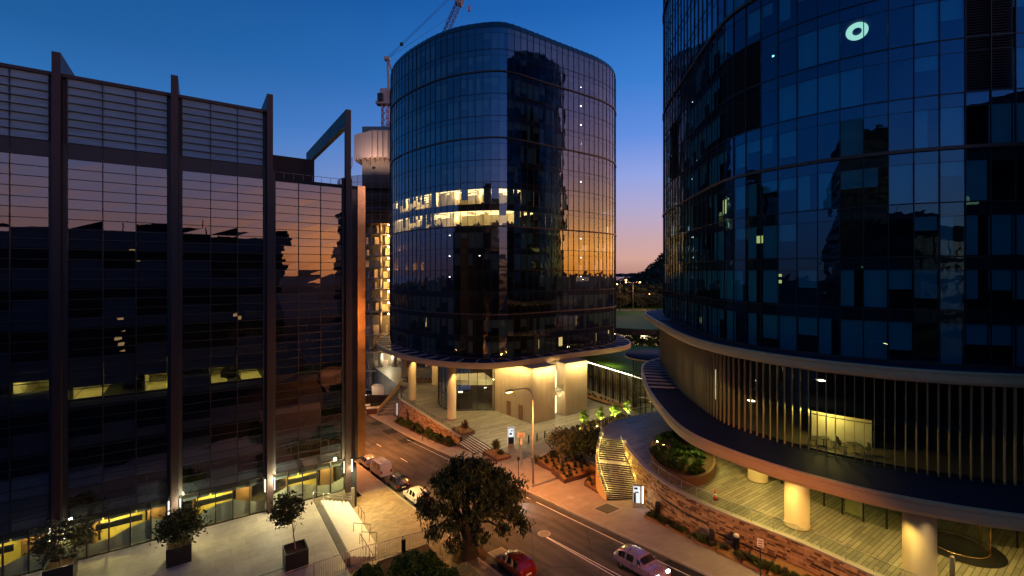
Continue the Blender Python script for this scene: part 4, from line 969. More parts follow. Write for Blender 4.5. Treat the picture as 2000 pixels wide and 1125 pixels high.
# forecourt slab with steps down to the brick paving
b = MB(); b.prism(ccw([tc(20, -60), tc(20, 10.2), tc(T0, 10.2), tc(T0, -60)]), -1, GZ); b.build('forecourt', M['forecourt'], kind='structure')
b = MB(); b.prism(ccw([tc(40.3, 10.25), tc(40.3, 10.85), tc(51.2, 10.85), tc(51.2, 10.25)]), 0, GZ-.02); b.build('tactile_strip', M['darkstone'], label='dark strip along the top of the forecourt steps', cat='paving strip')
st = thing('forecourt_steps', 'pale steps flooded with light between the forecourt and the brick paving', 'steps', (*tc(46, 12), 0), world=True)
b = MB()
for i in range(7):
    c0 = 10.85+i*.42; z = GZ-.02-i*.155
    b.prism(ccw([tc(40.3, c0), tc(40.3, c0+.42), tc(52.2, c0+.42), tc(52.2, c0)]), -1, z); b.prism(ccw([tc(40.3, c0+.02), tc(40.3, c0+.06), tc(52.2, c0+.06), tc(52.2, c0+.02)]), z+.001, z+.006, 1)
b.build('treads', [M['granite'], M['darkstone']], st)
def rail(label, P, h, m, hr=True, every=1.1, name='handrail'):
    t = thing(name, label, 'handrail', P[0], world=True); Q = resample(P, every)
    b = MB(); b.path([(p[0], p[1], p[2]+h) for p in Q], .03); b.build('rail', m, t)
    for p in Q: b = MB(); b.tube(p, (p[0], p[1], p[2]+h), .022, 6); b.build('post', m, t)
    return t
f3 = lambda t, c, z: (*tc(t, c), z)
rail('steel handrail along the forecourt steps below the copper corner', [f3(50.8, 10.9, GZ), f3(50.8, 13.8, 1.3)], .95, M['steel'])
rail('steel handrail crossing the top of the forecourt steps by the shopfront corner', [f3(52.4, 10.2, GZ), f3(51.7, 14.0, 1.1)], 1.0, M['steel'])
rail('short black railing beside the lit steps, nearest the parked cars', [f3(49.6, 14.2, 1.0), f3(47.6, 14.2, 1.0)], 1.0, M['black'], every=.9)
rail('black railing at mid height of the forecourt steps', [f3(45.0, 12.4, 1.8), f3(45.0, 14.0, 1.15)], .95, M['black'], every=.8)
rail('black railing lower down the forecourt steps', [f3(43.0, 12.6, 1.8), f3(43.0, 14.0, 1.3)], .95, M['black'], every=.8)
rail('long black railing on the forecourt edge near the picket fence', [f3(42.6, 12.3, 1.9), f3(38.8, 12.3, 1.9)], 1.0, M['black'], every=.9)
b = MB(); b.prism(ccw([tc(41.9, -4.5), tc(41.9, 6.2), tc(42.0, 6.2), tc(42.0, -4.5)]), GZ, GZ+.015); b.build('slot_drain', M['black'], label='long thin black slot drain crossing the forecourt by the planter box', cat='drain')

# foreground picket fence and planting bed
def picket(label, pts, h=1.5):
    t = thing('picket_fence', label, 'fence', pts[0], world=True); Q = resample(pts, .14)
    b = MB()
    for p in Q: b.tube(p, (p[0], p[1], p[2]+h), .017, 4)
    b.build('pickets', M['galv'], t)
    b = MB(); b.path([(p[0], p[1], p[2]+h-.05) for p in Q[::10]+[Q[-1]]], .025); b.path([(p[0], p[1], p[2]+.12) for p in Q[::10]+[Q[-1]]], .025); b.build('rail', M['galv'], t)
    for p in resample(pts, 2.4): b = MB(); b.tube(p, (p[0], p[1], p[2]+h+.08), .04, 8); b.build('post', M['galv'], t)
    return t
picket('grey metal picket fence between the forecourt and the near hedge', [f3(38.8, -12, GZ), f3(38.8, 11.4, GZ-.02), f3(38.8, 17.4, 1.9)])
t = thing('glass_fence', 'low glazed fence running from the picket fence towards the road', 'fence', f3(38.8, 17.4, 1.9), world=True)
P = [f3(38.8-i*2.4, 17.45, street_z(38.8-i*2.4)+.15) for i in range(6)]
b = MB(); b.ribbon(P, [p[2]+.1 for p in P], [p[2]+1.3 for p in P]); b.build('glass_panel', M['g_rail'], t)
for p in P: b = MB(); b.tube(p, (p[0], p[1], p[2]+1.4), .03, 8); b.build('post', M['galv'], t)
b = MB(); b.prism(ccw([tc(38.6, 12.6), tc(38.6, 17.2), tc(15, 17.2), tc(15, 12.6)]), 0, 2.25, 0); b.build('planting_bed_soil', M['soil'], kind='structure')
b = MB(); x, y = tc(38.7, 15.0); b.obox(x, y, 1.8, .35, .12, 1.5, ADn); b.build('fence_box', M['black'], label='black meter box fixed on the picket fence', cat='box')

# ------------------------------------------------------------------ leaves, trees, shrubs
def leaf(b, p, s, rn, droop=.0, asp=2.0, m=0):
    a = Vector((rn.gauss(0, 1), rn.gauss(0, 1), rn.gauss(0, .6)-droop)).normalized(); c = a.cross(Vector((rn.gauss(0, 1), rn.gauss(0, 1), rn.gauss(0, 1)))).normalized(); p = Vector(p)
    a *= s*asp/2; c *= s/2; b.face([p-a, p+c*.9-a*.1, p+a, p-c*.9-a*.1], m)
def crown(rn, cx, cy, cz, rx, ry, rz, n, s, droop=0, per=60, spread=.5, asp=2.0, lower=-.6, limbs=None):
    b = MB(); k = max(1, n//per); full = spread < .43 and n > 9000
    for _ in range(k):
        while True:
            v = Vector((rn.uniform(-1, 1), rn.uniform(-1, 1), rn.uniform(lower, 1)))
            if .25 < v.length < 1: break
        v = v*(v.length**-.45)*(rn.uniform(.62, 1.16) if full else rn.uniform(.86, 1.06)); q = (cx+v.x*rx, cy+v.y*ry, cz+v.z*rz)
        if limbs is not None: limbs.append(q)
        r = spread*rn.uniform(.6, 1.3)
        for _ in range(per): leaf(b, (q[0]+rn.gauss(0, r), q[1]+rn.gauss(0, r), q[2]+rn.gauss(0, r*.62)), s*rn.uniform(.6, 1.3), rn, droop, asp)
    return b
def tree(name, label, x, y, z, h, rw, ch, r0, leafm, barkm, n, s, seed=1, asp=2.0, droop=0, group=None, per=60, spread=.5, cat='tree', stems=1, lower=-.6, nl=12, cpos=None):
    rn = random.Random(seed); t = thing(name, label, cat, (x, y, z), group=group)
    cz = h-ch/2; limbs = []; cx, cy = cpos or (0, 0)
    cb = crown(rn, cx, cy, cz, rw, rw, ch/2, n, s, droop, per, spread, asp, lower=lower, limbs=limbs)
    cb.build('crown', leafm, t)
    b = MB(); zt = cz-ch*.28
    for k in range(stems):
        bx = (rn.uniform(-.25, .25), rn.uniform(-.25, .25)) if stems > 1 else (0, 0); top = (cx*.5+bx[0]*3, cy*.5+bx[1]*3, zt)
        pts = [Vector((bx[0], bx[1], -.15))]; m = 6
        for i in range(1, m+1): f = i/m; pts.append(Vector((bx[0]+(top[0]-bx[0])*f+rn.gauss(0, r0*.12), bx[1]+(top[1]-bx[1])*f+rn.gauss(0, r0*.12), top[2]*f)))
        for i in range(m): b.tube(pts[i], pts[i+1], r0*(1.25 if i == 0 else 1-.1*i), 10, r0*(1-.1*(i+1)), caps=False)
        for q in limbs[k::stems][:nl]:
            q = Vector(q); s0 = pts[rn.randint(3, m)]; mid = s0.lerp(q, .5)+Vector((rn.gauss(0, .2), rn.gauss(0, .2), -.1*h*.1)); b.tube(s0, mid, r0*.42, 7, r0*.25, caps=False); b.tube(mid, q, r0*.25, 6, r0*.08, caps=False)
    b.build('trunk', barkm, t); return t
# the big street tree
bx, by = tc(34.4, 18.9)
bz = street_z(34.4)+.15
bt = thing('street_tree', 'big dark broad tree by the kerb in front of the road', 'tree', (-3.75, 39.6, bz))
rn = random.Random(29); cb = MB(); lobes = []
for i in range(30):
    a = i*2.399; e = math.sqrt((i+.5)/30); up = 1-e*e
    lobes.append((.25+math.cos(a)*e*4.1*rn.uniform(.85, 1.12), .2+math.sin(a)*e*4.1*rn.uniform(.85, 1.12), 3.9+up**.6*3.4*rn.uniform(.85, 1.1)+.2*rn.random(), rn.uniform(.75, 1.25)))
for i in range(12):
    a = i*.53+.2; e = rn.uniform(3.4, 4.7); lobes.append((.25+math.cos(a)*e, .2+math.sin(a)*e, rn.uniform(3.1, 4.1), rn.uniform(.5, .8)))
for lx, ly, lz, lr in lobes:
    for k in range(int(9*lr+2)):
        v = Vector((rn.gauss(0, 1), rn.gauss(0, 1), rn.gauss(0, .7))).normalized()*lr*rn.uniform(.45, 1.05); q = (lx+v.x, ly+v.y, lz+v.z*.8); r = rn.uniform(.16, .34)
        for _ in range(34): leaf(cb, (q[0]+rn.gauss(0, r), q[1]+rn.gauss(0, r), q[2]+rn.gauss(0, r*.9)-.1), .13*rn.uniform(.6, 1.4), rn, 1.6, 3.2)
cb.build('crown', M['leafdark'], bt)
b = MB(); P_ = [Vector((0, 0, -.2)), Vector((0, 0, .5)), Vector((.05, .02, 1.4)), Vector((0, .05, 2.3))]
for (p, q, r0_, r1_) in ((0, 1, .95, .72), (1, 2, .72, .62), (2, 3, .62, .6)): b.tube(P_[p], P_[q], r0_, 14, r1_, caps=False)
for j in range(7):
    a = j*.9; b.tube(P_[2]+Vector((math.cos(a)*.3, math.sin(a)*.3, .3)), (math.cos(a)*1.1, math.sin(a)*1.1, 3.6), .33, 8, .2, caps=False)
for lx, ly, lz, lr in lobes:
    a = round(math.atan2(ly, lx)/.9)*.9; s0 = Vector((math.cos(a)*1.1, math.sin(a)*1.1, 3.5)); q = Vector((lx, ly, lz)); mid = s0.lerp(q, .5)+Vector((0, 0, .25)); b.tube(s0, mid, .15, 7, .1, caps=False); b.tube(mid, q, .1, 6, .03, caps=False)
    for _ in range(4): b.tube(mid.lerp(q, rn.random()), q+Vector((rn.gauss(0, .5), rn.gauss(0, .5), rn.gauss(0, .4)))*lr, .035, 4, .012, caps=False)
b.build('trunk', M['bark'], bt)
b = MB(); b.obox(-3.72, 39.04, bz+2.0, .3, .03, .5); b.build('paper_notice', M['white'], label='small white notice on the trunk of the big street tree', cat='notice')
b = MB(); b.lathe(-3.75, 39.6, [(1.5, bz+.0), (1.5, bz+.03)], 20); b.build('tree_pit_soil', M['soil'], kind='structure')
# potted trees on the forecourt
def box_planter(label, x, y, z, w, h, rz, name='planter_box'):
    t = thing(name, label, 'planter', (x, y, z), rz); b = MB()
    for s in (-1, 1): b.obox(s*(w/2-.05), 0, 0, .1, w, h); b.obox(0, s*(w/2-.05), 0, w-.2, .1, h-.001)
    b.build('box', M['black'], t); b = MB(); b.obox(0, 0, .05, w-.2, w-.2, h-.2); b.build('soil', M['soil'], t)
px, py = at(577, 1100, GZ)
for (u, v, lab, lab2, sd, rw, hh) in ((577, 1103, 'black square planter box standing on the slot drain', 'thin tree growing from the black box on the slot drain', 3, 1.15, 4.6), (350, 1093, 'black square planter box in the middle of the forecourt', 'bushy small tree in the middle box of the forecourt', 5, 1.5, 2.7), (118, 1135, 'black planter box at the bottom corner by the second portal fin', 'small spreading tree close to the fin at the bottom corner', 7, 1.9, 3.2)):
    x, y = at(u, v, GZ); box_planter(lab, x, y, GZ, 1.75, 1.5, ANG_D)
    tree('potted_tree', lab2, x, y, GZ+1.3, hh, rw, 2.5, .06, M['leafolive'] if sd == 7 else M['leafdark'], M['barkpale'], 2600 if sd == 5 else 1900, .15, seed=sd, per=24, spread=.36 if sd == 5 else .28, stems=1, nl=10, cpos=(-.55, -.2) if sd == 3 else (0, .1))
# hedges in the bed
def mound(name, label, x, y, z, rx, ry, h, leafm, n, s, seed, group=None, cat='hedge', asp=1.8):
    rn = random.Random(seed); t = thing(name, label, cat, (x, y, z), group=group); b = MB()
    for _ in range(n):
        a = rn.uniform(0, 6.283); e = rn.random()**.5; q = math.acos(min(1, e)); k = rn.uniform(.8, 1.06)+.12*math.sin(a*5+q*4)
        leaf(b, (math.cos(a)*e*rx*k, math.sin(a)*e*ry*k, math.sin(q)*h*k+rn.uniform(-.1, .05)), s*rn.uniform(.6, 1.3), rn, asp=asp)
    b.build('foliage', leafm, t)
    b = MB(); b.lathe(0, 0, [(min(rx, ry)*.1, -.05), (min(rx, ry)*.06, h*.6)], 8); b.build('stem', M['bark'], t); return t
for u, v, rx, ry, h, sd, lb in ((815, 1118, 2.4, 1.5, 1.5, 1, 'rounded green hedge in the near bed behind the picket fence'), (720, 1140, 1.4, 1.1, 1.3, 2, 'smaller green bush at the bottom edge left of the rounded hedge'), (860, 1150, 2.2, 1.4, 1.4, 3, 'lower green hedge at the bottom edge by the glazed fence')):
    x, y = at(u, v, 2.2); mound('hedge', lb, x, y, 2.1, rx, ry, h, M['hedge'], 3800, .13, sd)

# ------------------------------------------------------------------ construction tower and crane
kt = thing('construction_tower', 'round concrete tower under construction, floors lit by bare bulbs', 'tower', (-37, 141, -6), world=True)
kx, ky, ka, kb = -37.0, 141.0, 15.5, 12.5
def kell(s, n=44): return [(kx+ka*s*math.cos(2*math.pi*i/n), ky+kb*s*math.sin(2*math.pi*i/n)) for i in range(n)]
flo = [-6+z for z in (0, 5.3, 10.6, 15.5)]+[12.8+3.17*i for i in range(1, 9)]
for i, z in enumerate(flo):
    b = MB(); b.prism(kell(1.04 if z < 12 else 1), z-.34, z); b.build('floor_slab', M['concrete'], kt)
    b = MB(); b.prism(kell(.62 if i % 2 else .66, 14), z, z+2.85 if z > 10 else z+4.9); b.build('core_wall', M['concrete'], kt)
    zc = flo[i+1] if i+1 < len(flo) else z+3.17
    if i: 
        b = MB(); E = kell(.985); b.path([(p[0], p[1], z+1.0) for p in E[22:44]], .035, 4); b.path([(p[0], p[1], z+.5) for p in E[22:44]], .03, 4); b.build('edge_rail', M['galv'], kt)
    for a in (-150, -125, -104, -92, -76, -60, -35):
        b = MB(); b.tube((kx+ka*.9*math.cos(rad(a)), ky+kb*.9*math.sin(rad(a)), z), (kx+ka*.9*math.cos(rad(a)), ky+kb*.9*math.sin(rad(a)), zc-.34), .4 if z > 5 else .7, 10); b.build('column', M['concrete'], kt)
    bx_ = kx+ka*.93*math.cos(rad(-82.5)); by_ = ky+kb*.93*math.sin(rad(-82.5))
    b = MB(); b.lathe(bx_, by_, [(.02, zc-.95), (.2, zc-.85), (.2, zc-.7), (.02, zc-.6)], 8); b.build('work_bulb', M['bulb'], kt)
    light('POINT', (bx_, by_-.1, zc-1.1), 1100 if z < 12 else 900, (1, .58, .16) if z > 0 else (1, .9, .6), .15, name='work_light')
    for q in range(4): b = MB(); a = rad(-70-q*14-rl.random()*6); b.obox(kx+ka*.72*math.cos(a), ky+kb*.72*math.sin(a), z, rl.uniform(.8, 2), .3, rl.uniform(1.6, 2.4), rl.random()*3); b.build('board_stack', M['formwork'], kt)
zn = flo[-1]+3.0
b = MB(); b.ribbon(kell(1.05), zn-1.5, zn+13.3, True); b.build('safety_net', M['net'], kt)
b = MB(); E = kell(1.052)
for z in [zn-1.5+1.85*i for i in range(9)]: b.path([(p[0], p[1], z) for p in E+E[:1]], .05, 4)
for p in E: b.tube((p[0], p[1], zn-1.5), (p[0], p[1], zn+13.3), .05, 4)
b.build('scaffold_tube', M['galv'], kt)
for k in range(4): b = MB(); b.prism(kell(.97), zn+k*3.4-.3, zn+k*3.4); b.build('floor_slab', M['concrete'], kt)
b = MB(); b.prism([(-43.3, 131.5), (-29, 131.5), (-29, 148), (-43.3, 148)], zn, zn+28); b.box(-41.9+3, 131.1, zn+22, -41.9+5, 131.45, zn+25.5, 1); b.build('core_shaft', [M['concrete'], M['slab']], kt)
cz0 = 27+(532-312)*131/889
b = MB(); q = [(-45.6, 131.5), (-39.4, 127.6), (-30, 127.6), (-27.5, 131), (-27.5, 150), (-45.6, 150)]; b.prism(ccw(q), cz0, cz0+7.4)
for i in range(7): x = -39.3+i*1.5; b.box(x, 127.35, cz0-.2, x+.12, 127.55, cz0+7.7, 1)
b.build('jump_form_screen', [M['formwork'], M['galv']], kt)
b = MB()
for i in range(14): x = -46.5+i*1.3; b.tube((x, 128.5, cz0), (x+rl.uniform(-.2, .2), 128.6, cz0-rl.uniform(.8, 2.6)), .12, 5)
b.build('hanging_rod', M['corten'], kt)
b = MB(); b.box(-60, 138, -6, -48, 150, 31.5); 
for i in range(10): b.tube((-60+i*1.2, 137.8, 31.5), (-60+i*1.2, 137.8, 31.5+rl.uniform(.6, 2)), .06, 4)
b.build('side_wing', M['concrete'], kt)
b = MB()
for x_ in (-44, -37.5): b.obox(x_, 123.6, 55.2, .8, .5, .5, .2)
b.build('added_flood_housing', M['black'], kt)  # added dark housings for the added spots, they emit nothing
for x_ in (-44, -37.5): light('SPOT', (x_, 122.9, 55.9), 1700, (1, .66, .55), .3, to=(x_+1, 129, 64), spot=120, name='added_fill_spot')  # added fill spots that brighten the jump form screen
# site clutter at the foot
b = MB(); b.obox(-34.2, 122, -5.9, 6, 2.6, 2.6, .1); b.obox(-34.2, 122, -3.3, 6.3, 2.9, .15, .1); sc_ = b.build('site_cabin', M['formwork'], label='pale site cabin at the foot of the construction tower', cat='cabin', loc=(-34.2, 122, -5.9))
b = MB(); b.box(-44, 113.5, -6, -28.6, 113.7, -3.6); b.build('site_hoarding', M['black'], label='black hoarding in front of the construction site', cat='hoarding', loc=(-36, 113.6, -6))
rn = random.Random(4)
for i in range(9):
    x = -33.5+i*1.45; w = rn.uniform(.7, 1.6); h = rn.uniform(1, 3.6); b = MB(); b.obox(x+4, 128+rn.uniform(-4, 3), -6, w, 1.2, h, rn.random()); b.obox(x+4, 128, -6+h, w*.7, .8, .3, rn.random())
    b.build('site_material', [M['white'], M['formwork'], M['steel'], M['concrete']][i % 4], label='stack of building material under the unfinished tower', cat='site stack', group='stacks of building material', loc=(x+4, 128, -6))
for x, y, z, p in ((-31, 121, -1.5, 900), (-22, 124, -1.5, 900), (-38, 118, -2, 500)): light('POINT', (x, y, z), p, (1, .85, .6), .3, name='site_lamp')
# tower crane (luffing jib)
kr = thing('tower_crane', 'luffing tower crane rising behind the central tower, red mast and blue jib', 'crane', (-34.8, 140, 40), world=True)
def lattice(b, p, q, w, seg, r=.07, m=0):
    p, q = Vector(p), Vector(q); d = (q-p).normalized(); a = Vector((0, 1, 0)); a = (a-d*a.dot(d)).normalized(); c = d.cross(a); n = max(2, int((q-p).length/seg)); C = []
    for i in range(n+1): o = p.lerp(q, i/n); C.append([o+a*w*s+c*w*e for s, e in ((-1, -1), (1, -1), (1, 1), (-1, 1))])
    for i in range(n):
        for k in range(4): b.tube(C[i][k], C[i+1][k], r, 5, m=m); b.tube(C[i][k], C[i+1][(k+1) % 4], r*.6, 4, m=m); b.tube(C[i][k], C[i][(k+1) % 4], r*.6, 4, m=m)
mx_, my_ = -39.0, 140.0
b = MB(); lattice(b, (mx_, my_, cz0+5), (mx_, my_, 78.5), .85, 2.0, .16); b.build('mast', M['redmast'], kr)
b = MB(); b.obox(mx_+3.6, my_, 78.5, 12.4, 2.6, .8); b.obox(mx_-.2, my_, 79.3, 2.2, 2.4, 3.9); b.build('machinery_deck', M['greycr'], kr)
b = MB(); b.obox(mx_-1, my_-1.4, 79.2, 1.6, 1.5, 2.2); b.build('cab', M['black'], kr)
b = MB(); 
for s in (-.8, .8):
    b.tube((mx_+1.2, my_+s, 79.3), (mx_+.7, my_+s*.6, 92.5), .2, 6); b.tube((mx_+5.2, my_+s, 79.3), (mx_+.9, my_+s*.6, 92.5), .24, 6)
b.obox(mx_+.6, my_, 92.2, 1.6, 1.6, .9); b.build('a_frame', M['greycr'], kr)
jt = (-13.2, 140, 27+572*140/889); jf = (mx_+9.2, my_, 79.2)
b = MB(); lattice(b, jf, jt, .75, 1.7, .13); b.build('jib', M['bluejib'], kr)
jm = Vector(jf).lerp(Vector(jt), .83); b = MB(); lattice(b, Vector(jf).lerp(Vector(jt), .80), jm, .85, 1.2, .3); b.build('jib_collar', M['greycr'], kr)
b = MB(); af = Vector((mx_+.8, my_, 93)); 
for s in (-.4, .4): b.tube(af+Vector((0, s, 0)), Vector(jt)+Vector((0, s, 0)), .055, 4)
b.tube(af+Vector((0, 0, -.3)), Vector(jf).lerp(Vector(jt), .72), .04, 4); kn = af.lerp(Vector(jt), .17); b.obox(kn.x, kn.y, kn.z-.3, .9, .7, .8)
b.build('pendant_line', M['black'], kr)
b = MB(); hk = (jt[0], jt[1], 27+(532-14)*140/889); b.tube(jt, hk, .04, 4); b.obox(hk[0], hk[1], hk[2]-1.2, .7, .5, 1.6); b.tube((hk[0], hk[1], hk[2]-1), (hk[0], hk[1], hk[2]-6), .05, 4); b.build('hook_block', M['redmast'], kr)

# ------------------------------------------------------------------ low pavilions, lawns and park behind
pv = thing('pavilion', 'low dark glazed pavilion with a lawn roof and a bright eave line', 'building', (22, 100, 0), world=True)
p0, p1 = (16.0, 107.6), (25.2, 88.6)
rp_ = [p0, p1, (44, 92), (48, 118), (30, 130), (12, 128)]
b = MB(); b.prism(ccw(rp_), 6.1, 6.6); b.build('roof', M['slab'], pv)
b = MB(); b.prism(ccw(offset(ccw(rp_), -.4)), 6.6, 6.72); b.build('roof_lawn', M['grass'], pv)
b = MB(); a = math.atan2(p1[1]-p0[1], p1[0]-p0[0]); b.ribbon([p0, p1], 6.25, 6.42); nx, ny = math.sin(a), -math.cos(a)
if nx > 0: nx, ny = -nx, -ny
b = MB(); b.obox((p0[0]+p1[0])/2+nx*.06, (p0[1]+p1[1])/2+ny*.06, 6.3, math.dist(p0, p1), .1, .16, a); b.build('eave_light', M['ledw'], pv)
for i in range(9):
    q0, q1 = lerp(p0, p1, i/9), lerp(p0, p1, (i+1)/9); ins = (-nx*.5, -ny*.5); q0 = (q0[0]+ins[0], q0[1]+ins[1]); q1 = (q1[0]+ins[0], q1[1]+ins[1])
    b = MB(); b.ribbon([q0, q1], .05, 6.1); b.build('window', M['g_clear'], pv)
    b = MB()
    for s in (0, .33, .66): p = lerp(q0, q1, s); b.obox(p[0], p[1], 0, .1 if s else .35, .1 if s else .4, 6.1, a)
    for z in (2.9, 3.25): b.tube((*q0, z), (*q1, z), .07, 4)
    b.build('mullion', M['frame'], pv)
b = MB(); w0, w1 = (p0[0]-nx*5, p0[1]-ny*5), (p1[0]-nx*5, p1[1]-ny*5); b.ribbon([w0, w1], 0, 6.1); b.ribbon([w0, w1], 0, 6.1, flip=True); b.build('inner_wall', mat('warm_inner_wall', (.42, .34, .2), .8, var=.4, scale=.5), pv)
for s in (.15, .4, .65, .88): p = lerp(p0, p1, s); light('POINT', (p[0]-nx*2.5, p[1]-ny*2.5, 5.3), 210, (1, .75, .36), .3, name='pavilion_lamp')
# curved mulch bed in front
bd = cat([(15.2, 104.5), (18.6, 97.6), (23.0, 91.0), (24.2, 89.2), (22.8, 89.6), (18.4, 94.0), (15.3, 99.4)], True, 4)
b = MB(); b.prism(ccw(bd), .0, .35, 1, mt=0); b.build('mulch_bed', [M['mulch'], M['corten']], label='curved orange mulch bed in front of the glazed pavilion', cat='garden bed')
dr = thing('glazed_stair_drum', 'round glazed stair drum with a flat disc roof beside the pavilion', 'building', (28.2, 89.5, 0), world=True)
b = MB(); b.lathe(28.6, 89.5, [(5.9, 10.1), (6.2, 10.3), (6.2, 10.7), (5.9, 10.9), (.01, 10.95)], 40); b.build('disc_roof', M['disctop'], dr)
b = MB(); b.lathe(28.6, 89.5, [(6.22, 10.32), (6.26, 10.68)], 40); b.build('roof_rim', M['disc'], dr)
dg = [(28.6+4.7*math.cos(2*math.pi*i/24), 89.5+4.7*math.sin(2*math.pi*i/24)) for i in range(24)]
b = MB(); b.ribbon(dg, .05, 10.1, True); b.build('drum_glass', M['g_clear'], dr)
b = MB(); 
for p in dg: b.obox(p[0], p[1], 0, .13, .13, 10.1)
for z in (.1, 3.4, 5.0, 6.8): b.path([(p[0], p[1], z) for p in dg+dg[:1]], .07, 4)
b.build('drum_mullion', M['frame'], dr)
b = MB()
for i in range(40): aa = i*.33; b.obox(28.6+2.3*math.cos(aa), 89.5+2.3*math.sin(aa), .24*i+.1, 2.4, .6, .06, aa)
b.build('spiral_step', M['white'], dr)
for z in (2.8, 6, 9): light('POINT', (28.6, 89.5, z), 150, (1, .85, .5), .3, name='drum_lamp')
# far green-roofed building
fb = thing('park_building', 'far low building with a sweeping green roof and lit interior', 'building', (52, 165, -6), world=True)
rf = cat([(25, 160), (33, 150), (45, 145), (60, 148), (90, 160), (100, 200), (60, 215), (30, 200)], True, 6)
b = MB(); b.prism(ccw(rf), 6.8, 8.6); b.build('roof_edge', M['corten'], fb)
b = MB(); b.prism(offset(ccw(rf), -.6), 8.6, 8.8); b.build('roof_lawn', M['grass'], fb)
inn = offset(ccw(rf), -3.2); b = MB(); b.ribbon(inn, -1, 6.8, True); b.build('glass_front', M['g_clear'], fb)
b = MB()
for p in resample(inn, 1.8, True): b.obox(p[0], p[1], -1, .12, .12, 7.8)
b.build('mullion', M['frame'], fb)
b = MB(); b.prism(offset(ccw(rf), -8), -1, 6.8); b.build('inner_wall', M['white'], fb)
b = MB(); q = offset(ccw(rf), -2.8); b.prism(q, 1.7, 2.0); b.build('floor_plate', M['disc'], fb)
for x in (38, 44, 50, 56): light('POINT', (x, 152.8, 5.6), 330, (1, .78, .4), .3, name='park_building_lamp')
b = MB(); b.prism(ccw([(10, 118), (44, 116), (60, 140), (30, 152), (8, 150)]), -1, .4); b.build('lawn', M['grass'], kind='structure')
b = MB(); b.prism([(20, 200), (160, 200), (200, 330), (20, 330)], -3, 8.0); b.build('park_lawn', M['grass'], kind='structure')
b = MB(); b.prism([(20, 221), (180, 221), (180, 231), (20, 231)], 4, 8.3); b.build('park_road', M['path'], kind='structure')
# hill with park trees
b = MB(); HX, HY = 30, 16
def hill_z(x, y):
    q = max(0, min(1, (x-80)/250)); return 3+92*math.exp(-((x-.42*y)/(.094*y))**2-((y-640)/230)**2)+3*noise.noise(Vector((x*.02, y*.02, 0)))
g = [[(20+i*22, 320+j*40, hill_z(20+i*22, 320+j*40) if j < HY-1 else -18) for i in range(HX)] for j in range(HY)]
for j in range(HY-1):
    for i in range(HX-1): b.face([g[j][i], g[j][i+1], g[j+1][i+1], g[j+1][i]], sm=True)
for i in range(HX-1): b.face([(20+i*22, 320, -10), (42+i*22, 320, -10), g[0][i+1], g[0][i]])
b.build('hill', M['ground'], kind='structure')
rn = random.Random(3)
fm = MB()
for k in range(700):
    y = 242+590*rn.random()**1.6; x = y*rn.uniform(.19, .37); h = rn.uniform(8, 14); z = hill_z(x, y) if y > 322 else 7.5; r = h*.5; c = (x, y, z+h*.55)
    for _ in range(60): v = Vector((rn.gauss(0, 1), rn.gauss(0, 1), rn.gauss(0, .8))).normalized()*rn.uniform(.7, 1.05); leaf(fm, (c[0]+v.x*r, c[1]+v.y*r, c[2]+v.z*r*.8), rn.uniform(1.0, 2.0), rn)
fm.build('hill_forest', leafmat('forest_foliage', (.02, .03, .015), (.05, .06, .025), .08), kind='stuff', label='dark wooded hillside of the park beyond the lawns', cat='woodland')
b = MB(); rn = random.Random(8)
for i in range(70):
    x = 600+i*24; h = 8+7*rn.random()+10*math.exp(-((i-30)/10)**2); b.box(x, 4600+rn.uniform(-50, 50), -16, x+26, 4700, -16+h+14)
b.build('far_shore', M['wallA'], kind='structure')
for i, (x, y, h, rw, lb, lm) in enumerate(((34.5, 131, 9.5, 3.8, 'dark round tree in front of the far building, nearer the central tower', 'leafdark'), (42, 128, 10.5, 3.6, 'dark tree in front of the far building, nearer the right tower', 'leafdark'), (51, 216, 9, 4, 'olive tree lit by park lamps left of the double lamp post', 'leafolive'), (66, 222, 9, 4.5, 'olive tree lit by park lamps right of the double lamp post', 'leafolive'), (73, 228, 8, 4, 'tree beyond the park lawn beside the right tower edge', 'leafolive'))):
    z = 0 if i < 2 else 7.9; tree('park_tree', lb, x, y, z, h, rw, h*.7, .25, M[lm], M['bark'], 1500, .45, seed=40+i, per=30, spread=.7, nl=6)
mound('ground_cover', 'bright green low planting under the tree beside the right tower', 40.5, 124.5, .3, 3.5, 2, 1.6, M['leafmid'], 900, .3, 60, cat='shrub')
light('POINT', (40, 122, 5), 300, (1, .85, .3), .3, name='garden_lamp')
def park_lamp(label, x, y, z, h, arms=1, group=None):
    t = thing('street_lamp', label, 'street lamp', (x, y, z), group=group); b = MB(); b.tube((0, 0, 0), (0, 0, h), .16, 8, .09)
    for s in ((-1, 1) if arms == 2 else (1,)): b.path([(0, 0, h-.6), (s*2.2, 0, h), (s*3.0, 0, h)], .08)
    b.build('pole', M['galv'], t)
    for s in ((-1, 1) if arms == 2 else (1,)):
        b = MB(); b.obox(s*3.2, 0, h-.12, 1.1, .5, .25); b.build('lamp_head', M['galv'], t)
        b = MB(); b.lathe(s*3.2, 0, [(.05, h-.42), (.3, h-.3), (.3, h-.12)], 10); b.build('lamp_glass', M['sodium'], t)
        light('POINT', (x+s*3.2, y, z+h-.8), 1100, (1, .45, .1), .3, name='park_lamp_light')
park_lamp('double-armed orange park lamp on the far lawn edge', 55.3, 208, 8.7, 14, 2)
park_lamp('orange lamp on the park road left of the double-armed one', 49, 226, 8.3, 13)
park_lamp('orange lamp on the park road close to the right tower', 66, 230, 8.3, 8)
park_lamp('tall orange lamp beyond the park road, highest of the far lamps', 56, 236, 8.3, 15)

